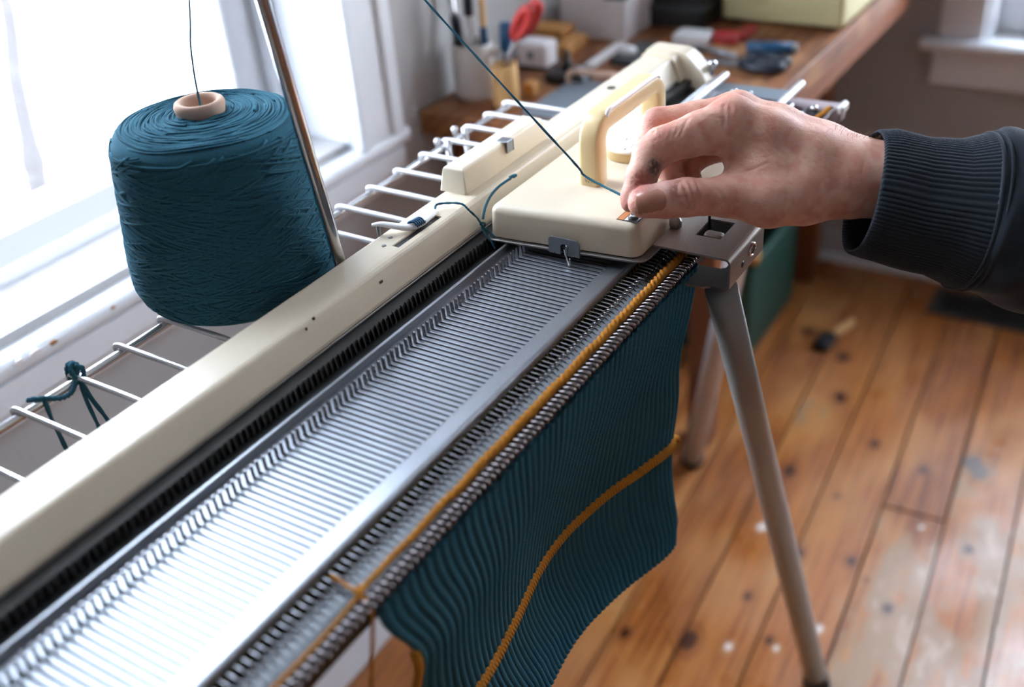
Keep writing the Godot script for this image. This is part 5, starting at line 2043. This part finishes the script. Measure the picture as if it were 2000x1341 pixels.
	sh = Sh.new()
	bx(sh, 1240, 1284, DESK_Y, DESK_Y + 4, -802, -750, 1)
	obj("foot", sh, M.black_plastic, tp)

	# peg block and other wood
	var wb := thing("jig", "stepped tan wooden jig with a dark slot lying on the desk", "jig", m(1335, DESK_Y, -785))
	sh = Sh.new()
	bx(sh, 1300, 1366, DESK_Y, DESK_Y + 18, -815, -750, 2)
	obj("base", sh, M.oak_block, wb)
	sh = Sh.new()
	bx(sh, 1330, 1372, DESK_Y + 18, DESK_Y + 30, -830, -775, 2)
	obj("step", sh, M.oak_block, wb)
	sh = Sh.new()
	bx(sh, 1312, 1324, DESK_Y + 17.6, DESK_Y + 18.6, -800, -766, 0.3)
	obj("slot", sh, M.black_deck, wb)

	# open white box with teal cloth
	c = m(1452, DESK_Y, -762)
	var wx := thing("open_box", "open white card box on the desk with dark teal cloth in it", "box", c)
	sh = Sh.new()
	for q in [[1400.0, 1404.0, -816.0, -706.0], [1498.0, 1502.0, -816.0, -706.0], [1404.0, 1498.0, -816.0, -812.0], [1404.0, 1498.0, -710.0, -706.0]]:
		bx(sh, q[0], q[1], DESK_Y, DESK_Y + 58, q[2], q[3], 0.6)
	obj("sides", sh, M.white_card, wx)
	sh = Sh.new()
	bx(sh, 1402, 1500, DESK_Y, DESK_Y + 3, -814, -708, 0.3)
	obj("bottom", sh, M.white_card, wx)
	var cl := thing("folded_cloth", "dark teal cloth bundled in the open white box", "cloth", m(1440, DESK_Y + 3, -735))
	sh = Sh.new()
	var rings := []
	for j in 9:
		var f := j / 8.0
		var ring := PackedVector3Array()
		for k in 28:
			var a := TAU * k / 28.0
			var r := sqrt(maxf(0.02, 1.0 - pow(f, 2.6))) * (1.0 + 0.08 * sin(a * 3.0 + f * 3.0) + 0.05 * sin(a * 7.0))
			ring.append(m(1436 + cos(a) * 30.0 * r, DESK_Y + 3.5 + f * 66.0, -738 + sin(a) * 24.0 * r))
		rings.append(ring)
	loft(sh, rings, true, true, false, false)
	obj("bundle", sh, M.teal_cloth, cl)

	# flat things in the middle
	var ru := thing("white_ruler", "short white ruler lying on the desk in front of the box", "ruler", m(1330, DESK_Y, -700))
	sh = Sh.new()
	prism(sh, "y", [Vector2(1272, -706), Vector2(1276, -692), Vector2(1386, -696), Vector2(1384, -711)], DESK_Y, DESK_Y + 5)
	obj("blade", sh, M.white_plastic, ru)
	var tr := thing("parts_tray", "grey tray with a white knob lying beside the ruler", "tray", m(1340, DESK_Y, -655))
	sh = Sh.new()
	block(sh, m(1342, 0, -660), 0.045, 0.022, m(0, DESK_Y, 0).y, m(0, DESK_Y + 9, 0).y, 0.008, 0.003)
	obj("tray_body", sh, M.dark_grey_plastic, tr)
	sh = Sh.new()
	lathe(sh, m(1325, DESK_Y + 9, -664), [Vector2(0, 0), Vector2(0.011, 0), Vector2(0.012, 0.004), Vector2(0.009, 0.009), Vector2(0, 0.011)], 20)
	obj("knob", sh, M.white_plastic, tr)
	var cp := thing("clamp", "black screw clamp lying on the desk behind the cream cover", "clamp", m(1215, DESK_Y, -700))
	sh = Sh.new()
	block(sh, m(1216, 0, -700), 0.020, 0.030, m(0, DESK_Y, 0).y, m(0, DESK_Y + 14, 0).y, 0.008, 0.005)
	obj("jaw", sh, M.black_plastic, cp)
	sh = Sh.new()
	lathe(sh, m(1224, DESK_Y + 12, -706), [Vector2(0, 0), Vector2(0.008, 0), Vector2(0.008, 0.010), Vector2(0.004, 0.014), Vector2(0.004, 0.026), Vector2(0, 0.027)], 16)
	obj("screw", sh, M.black_plastic, cp)
	sh = Sh.new()
	lathe(sh, m(1214, DESK_Y + 11, -684), [Vector2(0, 0), Vector2(0.008, 0.001), Vector2(0.009, 0.006), Vector2(0.006, 0.011), Vector2(0, 0.012)], 16)
	obj("knob", sh, M.zinc, cp)
	var pl := thing("metal_plate", "flat grey-blue metal plate lying on the desk behind the cover", "plate", m(1135, DESK_Y, -650))
	sh = Sh.new()
	bx(sh, 1080, 1212, DESK_Y, DESK_Y + 6, -692, -560, 1.5)
	obj("sheet", sh, M.grey_blue_enamel, pl)
	sh = Sh.new()
	tube(sh, curve([m(1196, DESK_Y + 5, -688), m(1198, DESK_Y + 16, -689), m(1203, DESK_Y + 19, -682), m(1206, DESK_Y + 19, -650), m(1206, DESK_Y + 19, -618), m(1204, DESK_Y + 14, -612), m(1204, DESK_Y + 4, -612)], 5), 0.0042, 10)
	obj("plate_handle", sh, M.card_tube, pl)
	var wp := thing("white_case", "small white plastic case lying on the desk past the cover's end", "case", m(1430, DESK_Y, -612))
	sh = Sh.new()
	block(sh, m(1432, 0, -612), 0.020, 0.026, m(0, DESK_Y, 0).y, m(0, DESK_Y + 14, 0).y, 0.006, 0.004)
	obj("case_body", sh, M.white_plastic, wp)
	var rc := thing("red_clip", "bright red plastic clip lying on the desk", "clip", m(1450, DESK_Y, -560))
	sh = Sh.new()
	block(sh, m(1448, 0, -566), 0.016, 0.019, m(0, DESK_Y, 0).y, m(0, DESK_Y + 13, 0).y, 0.006, 0.005)
	block(sh, m(1486, 0, -552), 0.030, 0.010, m(0, DESK_Y, 0).y, m(0, DESK_Y + 7, 0).y, 0.006, 0.003)
	obj("clip_body", sh, M.deep_red, rc)
	var tn := thing("transfer_tool", "thin grey metal tool lying between the red clip and black scissors", "tool", m(1385, DESK_Y, -545))
	sh = Sh.new()
	tube(sh, PackedVector3Array([m(1392, DESK_Y + 4, -592), m(1388, DESK_Y + 4, -560), m(1372, DESK_Y + 4, -520)]), [0.0045, 0.0045, 0.003], 10)
	obj("shank", sh, M.zinc, tn)
	sh = Sh.new()
	tube(sh, PackedVector3Array([m(1372, DESK_Y + 4, -520), m(1366, DESK_Y + 4, -500)]), [0.003, 0.001], 8)
	obj("tip", sh, M.chrome, tn)
	var bs := thing("shears", "black-handled shears lying on the desk with blades towards the cover", "shears", m(1345, DESK_Y, -480))
	sh = Sh.new()
	prism(sh, "y", [Vector2(1350, -566), Vector2(1364, -500), Vector2(1356, -484), Vector2(1346, -486)], DESK_Y, DESK_Y + 4)
	obj("blade", sh, M.zinc, bs)
	sh = Sh.new()
	prism(sh, "y", [Vector2(1338, -560), Vector2(1352, -500), Vector2(1344, -484), Vector2(1334, -486)], DESK_Y + 4, DESK_Y + 8)
	obj("blade", sh, M.zinc, bs)
	for o in [0.0, 22.0]:
		sh = Sh.new()
		var loop := []
		for k in 17:
			var a := TAU * k / 16.0
			loop.append(m(1338 + o + sin(a) * 12.0, DESK_Y + 8, -472 + cos(a) * 27.0))
		tube(sh, curve(loop, 3), 0.007, 10)
		obj("handle", sh, M.navy_plastic, bs)
	var bl := thing("blue_marker", "thick blue marker pen lying near the desk's right edge", "marker", m(1415, DESK_Y, -483))
	sh = Sh.new()
	var q0 := m(1406, DESK_Y + 8.5, -520)
	var q1 := m(1420, DESK_Y + 8.5, -452)
	tube(sh, PackedVector3Array([q0, q0.lerp(q1, 0.02), q0.lerp(q1, 0.92)]), [0.0065, 0.008, 0.008], 16)
	obj("barrel", sh, M.blue_plastic, bl)
	sh = Sh.new()
	tube(sh, PackedVector3Array([q0.lerp(q1, 0.92), q0.lerp(q1, 0.98), q1]), [0.0078, 0.0078, 0.006], 16)
	obj("end_plug", sh, M.grey_plastic, bl)

	# cream sewing machine base and a dark case behind
	var sm := thing("sewing_machine", "large cream-green sewing machine base standing on the desk's far right corner", "sewing machine", m(1720, DESK_Y, -520))
	sh = Sh.new()
	block(sh, m(1720, 0, -518), 0.186, 0.094, m(0, DESK_Y + 6, 0).y, m(0, DESK_Y + 92, 0).y, 0.010, 0.008, 0.004)
	obj("base", sh, M.khaki_plastic, sm)
	for y in [22.0, 34.0, 58.0]:
		sh = Sh.new()
		bx(sh, 1532.6, 1535, DESK_Y + y, DESK_Y + y + 4, -602, -434, 0.8)
		obj("ridge", sh, M.khaki_plastic, sm)
	sh = Sh.new()
	bx(sh, 1532.8, 1535, DESK_Y + 62, DESK_Y + 84, -505, -440, 0.6)
	obj("plate", sh, M.white_card, sm)
	sh = Sh.new()
	block(sh, m(1760, 0, -545), 0.13, 0.055, m(0, DESK_Y + 92, 0).y, m(0, DESK_Y + 300, 0).y, 0.02, 0.02)
	obj("column", sh, M.khaki_plastic, sm)
	for q in [[1552.0, -590.0], [1552.0, -446.0], [1890.0, -590.0], [1890.0, -446.0]]:
		sh = Sh.new()
		lathe(sh, m(q[0], DESK_Y, q[1]), [Vector2(0, 0), Vector2(0.010, 0), Vector2(0.011, 0.007), Vector2(0, 0.0075)], 14)
		obj("foot", sh, M.black_rubber, sm)
	var dc := thing("dark_case", "dark grey hard case with a lighter rim at the back of the desk", "case", m(1560, DESK_Y, -680))
	sh = Sh.new()
	block(sh, m(1575, 0, -668), 0.090, 0.050, m(0, DESK_Y, 0).y, m(0, DESK_Y + 30, 0).y, 0.012, 0.003)
	obj("lower_shell", sh, M.black_plastic, dc)
	sh = Sh.new()
	block(sh, m(1575, 0, -668), 0.093, 0.053, m(0, DESK_Y + 26, 0).y, m(0, DESK_Y + 33, 0).y, 0.012, 0.002)
	obj("rim", sh, M.dark_grey_plastic, dc)
	sh = Sh.new()
	block(sh, m(1578, 0, -668), 0.088, 0.048, m(0, DESK_Y + 33, 0).y, m(0, DESK_Y + 90, 0).y, 0.014, 0.014)
	obj("lid", sh, M.black_plastic, dc)

	# under the desk
	var gb := thing("green_crate", "dull green storage crate on the floor under the desk", "crate", m(1850, -880, -690))
	sh = Sh.new()
	for q in [[1740.0, 1748.0, -770.0, -612.0], [2010.0, 2018.0, -770.0, -612.0], [1748.0, 2010.0, -770.0, -762.0], [1748.0, 2010.0, -620.0, -612.0]]:
		bx(sh, q[0], q[1], -880, -655, q[2], q[3], 2)
	obj("sides", sh, M.green_plastic, gb)
	sh = Sh.new()
	bx(sh, 1744, 2014, -880, -872, -768, -614, 1)
	obj("bottom", sh, M.green_plastic, gb)
	sh = Sh.new()
	for q in [[1732.0, 2026.0, -616.0, -604.0], [1732.0, 2026.0, -778.0, -766.0], [1732.0, 1744.0, -778.0, -604.0], [2014.0, 2026.0, -778.0, -604.0]]:
		bx(sh, q[0], q[1], -668, -650, q[2], q[3], 3)
	obj("rim", sh, M.green_plastic, gb)
	var ball := thing("yarn_ball", "pale ball of yarn in the green crate", "yarn ball", m(1800, -872, -660))
	sh = Sh.new()
	lathe(sh, m(1800, -690, -660), [Vector2(0, -0.05), Vector2(0.02, -0.046), Vector2(0.038, -0.03), Vector2(0.046, 0), Vector2(0.038, 0.028), Vector2(0.02, 0.043), Vector2(0, 0.047)], 28)
	obj("winding", sh, M.white_card, ball)
	sh = Sh.new()
	for k in 10:
		var loop := PackedVector3Array()
		var ax := Vector3(rng.randf_range(-1, 1), rng.randf_range(-1, 1), rng.randf_range(-1, 1)).normalized()
		var uu := ax.cross(Vector3.UP).normalized()
		var vv := ax.cross(uu)
		for j in 25:
			var a := TAU * j / 24.0
			loop.append(m(1800, -690, -660) + (uu * cos(a) + vv * sin(a)) * 0.0465)
		tube(sh, loop, 0.0016, 6)
	obj("outer_turns", sh, M.white_card, ball)
	sh = Sh.new()
	bx(sh, 1770, 1830, -872, -738, -690, -630, 4)
	obj("carton", sh, M.oak_block, ball)
	var rolled := thing("tan_roll", "tan paper roll lying across the green crate", "roll", m(1780, -660, -640))
	sh = Sh.new()
	tube(sh, PackedVector3Array([m(1735, -642, -700), m(1745, -642, -600)]), 0.014, 16)
	obj("paper", sh, M.oak_block, rolled)

	# floor register and a dropped brush near the far wall
	var vt := thing("floor_vent", "dark metal floor register with slats near the far wall", "vent", m(2135, -880, -170))
	sh = Sh.new()
	for q in [[2078.0, 2092.0, -338.0, 10.0], [2180.0, 2194.0, -338.0, 10.0], [2092.0, 2180.0, -338.0, -318.0], [2092.0, 2180.0, -10.0, 10.0]]:
		bx(sh, q[0], q[1], -880, -874, q[2], q[3], 1)
	obj("frame", sh, M.comb_metal, vt)
	sh = Sh.new()
	bx(sh, 2090, 2182, -880, -878.5, -320, -8, 0.2)
	obj("opening", sh, M.black_rubber, vt)
	for k in 26:
		sh = Sh.new()
		bx(sh, 2092, 2180, -879, -875, -314 + k * 12.0, -310 + k * 12.0, 0.4)
		obj("slat", sh, M.dark_metal, vt)
	var db := thing("dropped_brush", "small brush with pale handle lying on the floor by the far wall", "brush", m(1905, -880, -470))
	sh = Sh.new()
	tube(sh, PackedVector3Array([m(1965, -871, -462), m(1925, -871, -472), m(1895, -871, -482)]), [0.008, 0.010, 0.009], 12)
	obj("handle", sh, M.pale_wood, db)
	sh = Sh.new()
	block(sh, m(1868, 0, -490), 0.032, 0.018, m(0, -880, 0).y, m(0, -862, 0).y, 0.012, 0.008)
	obj("bristles", sh, M.black_plastic, db)


# ---------------------------------------------------------------- everything
func _ready() -> void:
	rng.seed = 20240611
	# camera
	var cam := Camera3D.new()
	cam.name = "camera"
	cam.fov = 36.19
	var rx := Vector3(0.5243, -0.0721, 0.8485)
	var ry := Vector3(0.4896, 0.8408, -0.2311)
	var rz := Vector3(-0.6967, 0.5366, 0.4761)
	cam.transform = Transform3D(Basis(rx, ry, rz).orthonormalized(), Vector3(0, 0.34416 + BED, 0))
	var at := CameraAttributesPhysical.new()
	at.frustum_focal_length = 36.72
	at.frustum_focus_distance = 0.705
	at.frustum_near = 0.02
	at.frustum_far = 200.0
	at.exposure_aperture = 3.7
	cam.attributes = at
	add_child(cam)
	cam.current = true
	# overcast sky
	var we := WorldEnvironment.new()
	we.name = "world"
	var env := Environment.new()
	env.background_mode = Environment.BG_SKY
	var sky := Sky.new()
	var sm := ProceduralSkyMaterial.new()
	sm.sky_top_color = Color(0.86, 0.92, 1.0)
	sm.sky_horizon_color = Color(0.97, 0.98, 1.0)
	sm.ground_bottom_color = Color(0.85, 0.87, 0.9)
	sm.ground_horizon_color = Color(0.95, 0.96, 0.98)
	sm.sky_energy_multiplier = 3.8
	sm.ground_energy_multiplier = 3.1
	sky.sky_material = sm
	env.sky = sky
	env.tonemap_mode = Environment.TONE_MAPPER_LINEAR
	env.tonemap_exposure = 1.0
	env.sdfgi_enabled = true
	env.ssao_enabled = true
	env.ssil_enabled = true
	we.environment = env
	add_child(we)
	make_materials()
	build_room()
	build_floor()
	build_outside()
	build_machine()
	build_rack()
	build_cone()
	build_carriage()
	build_knitting()
	build_person()
	build_desk()
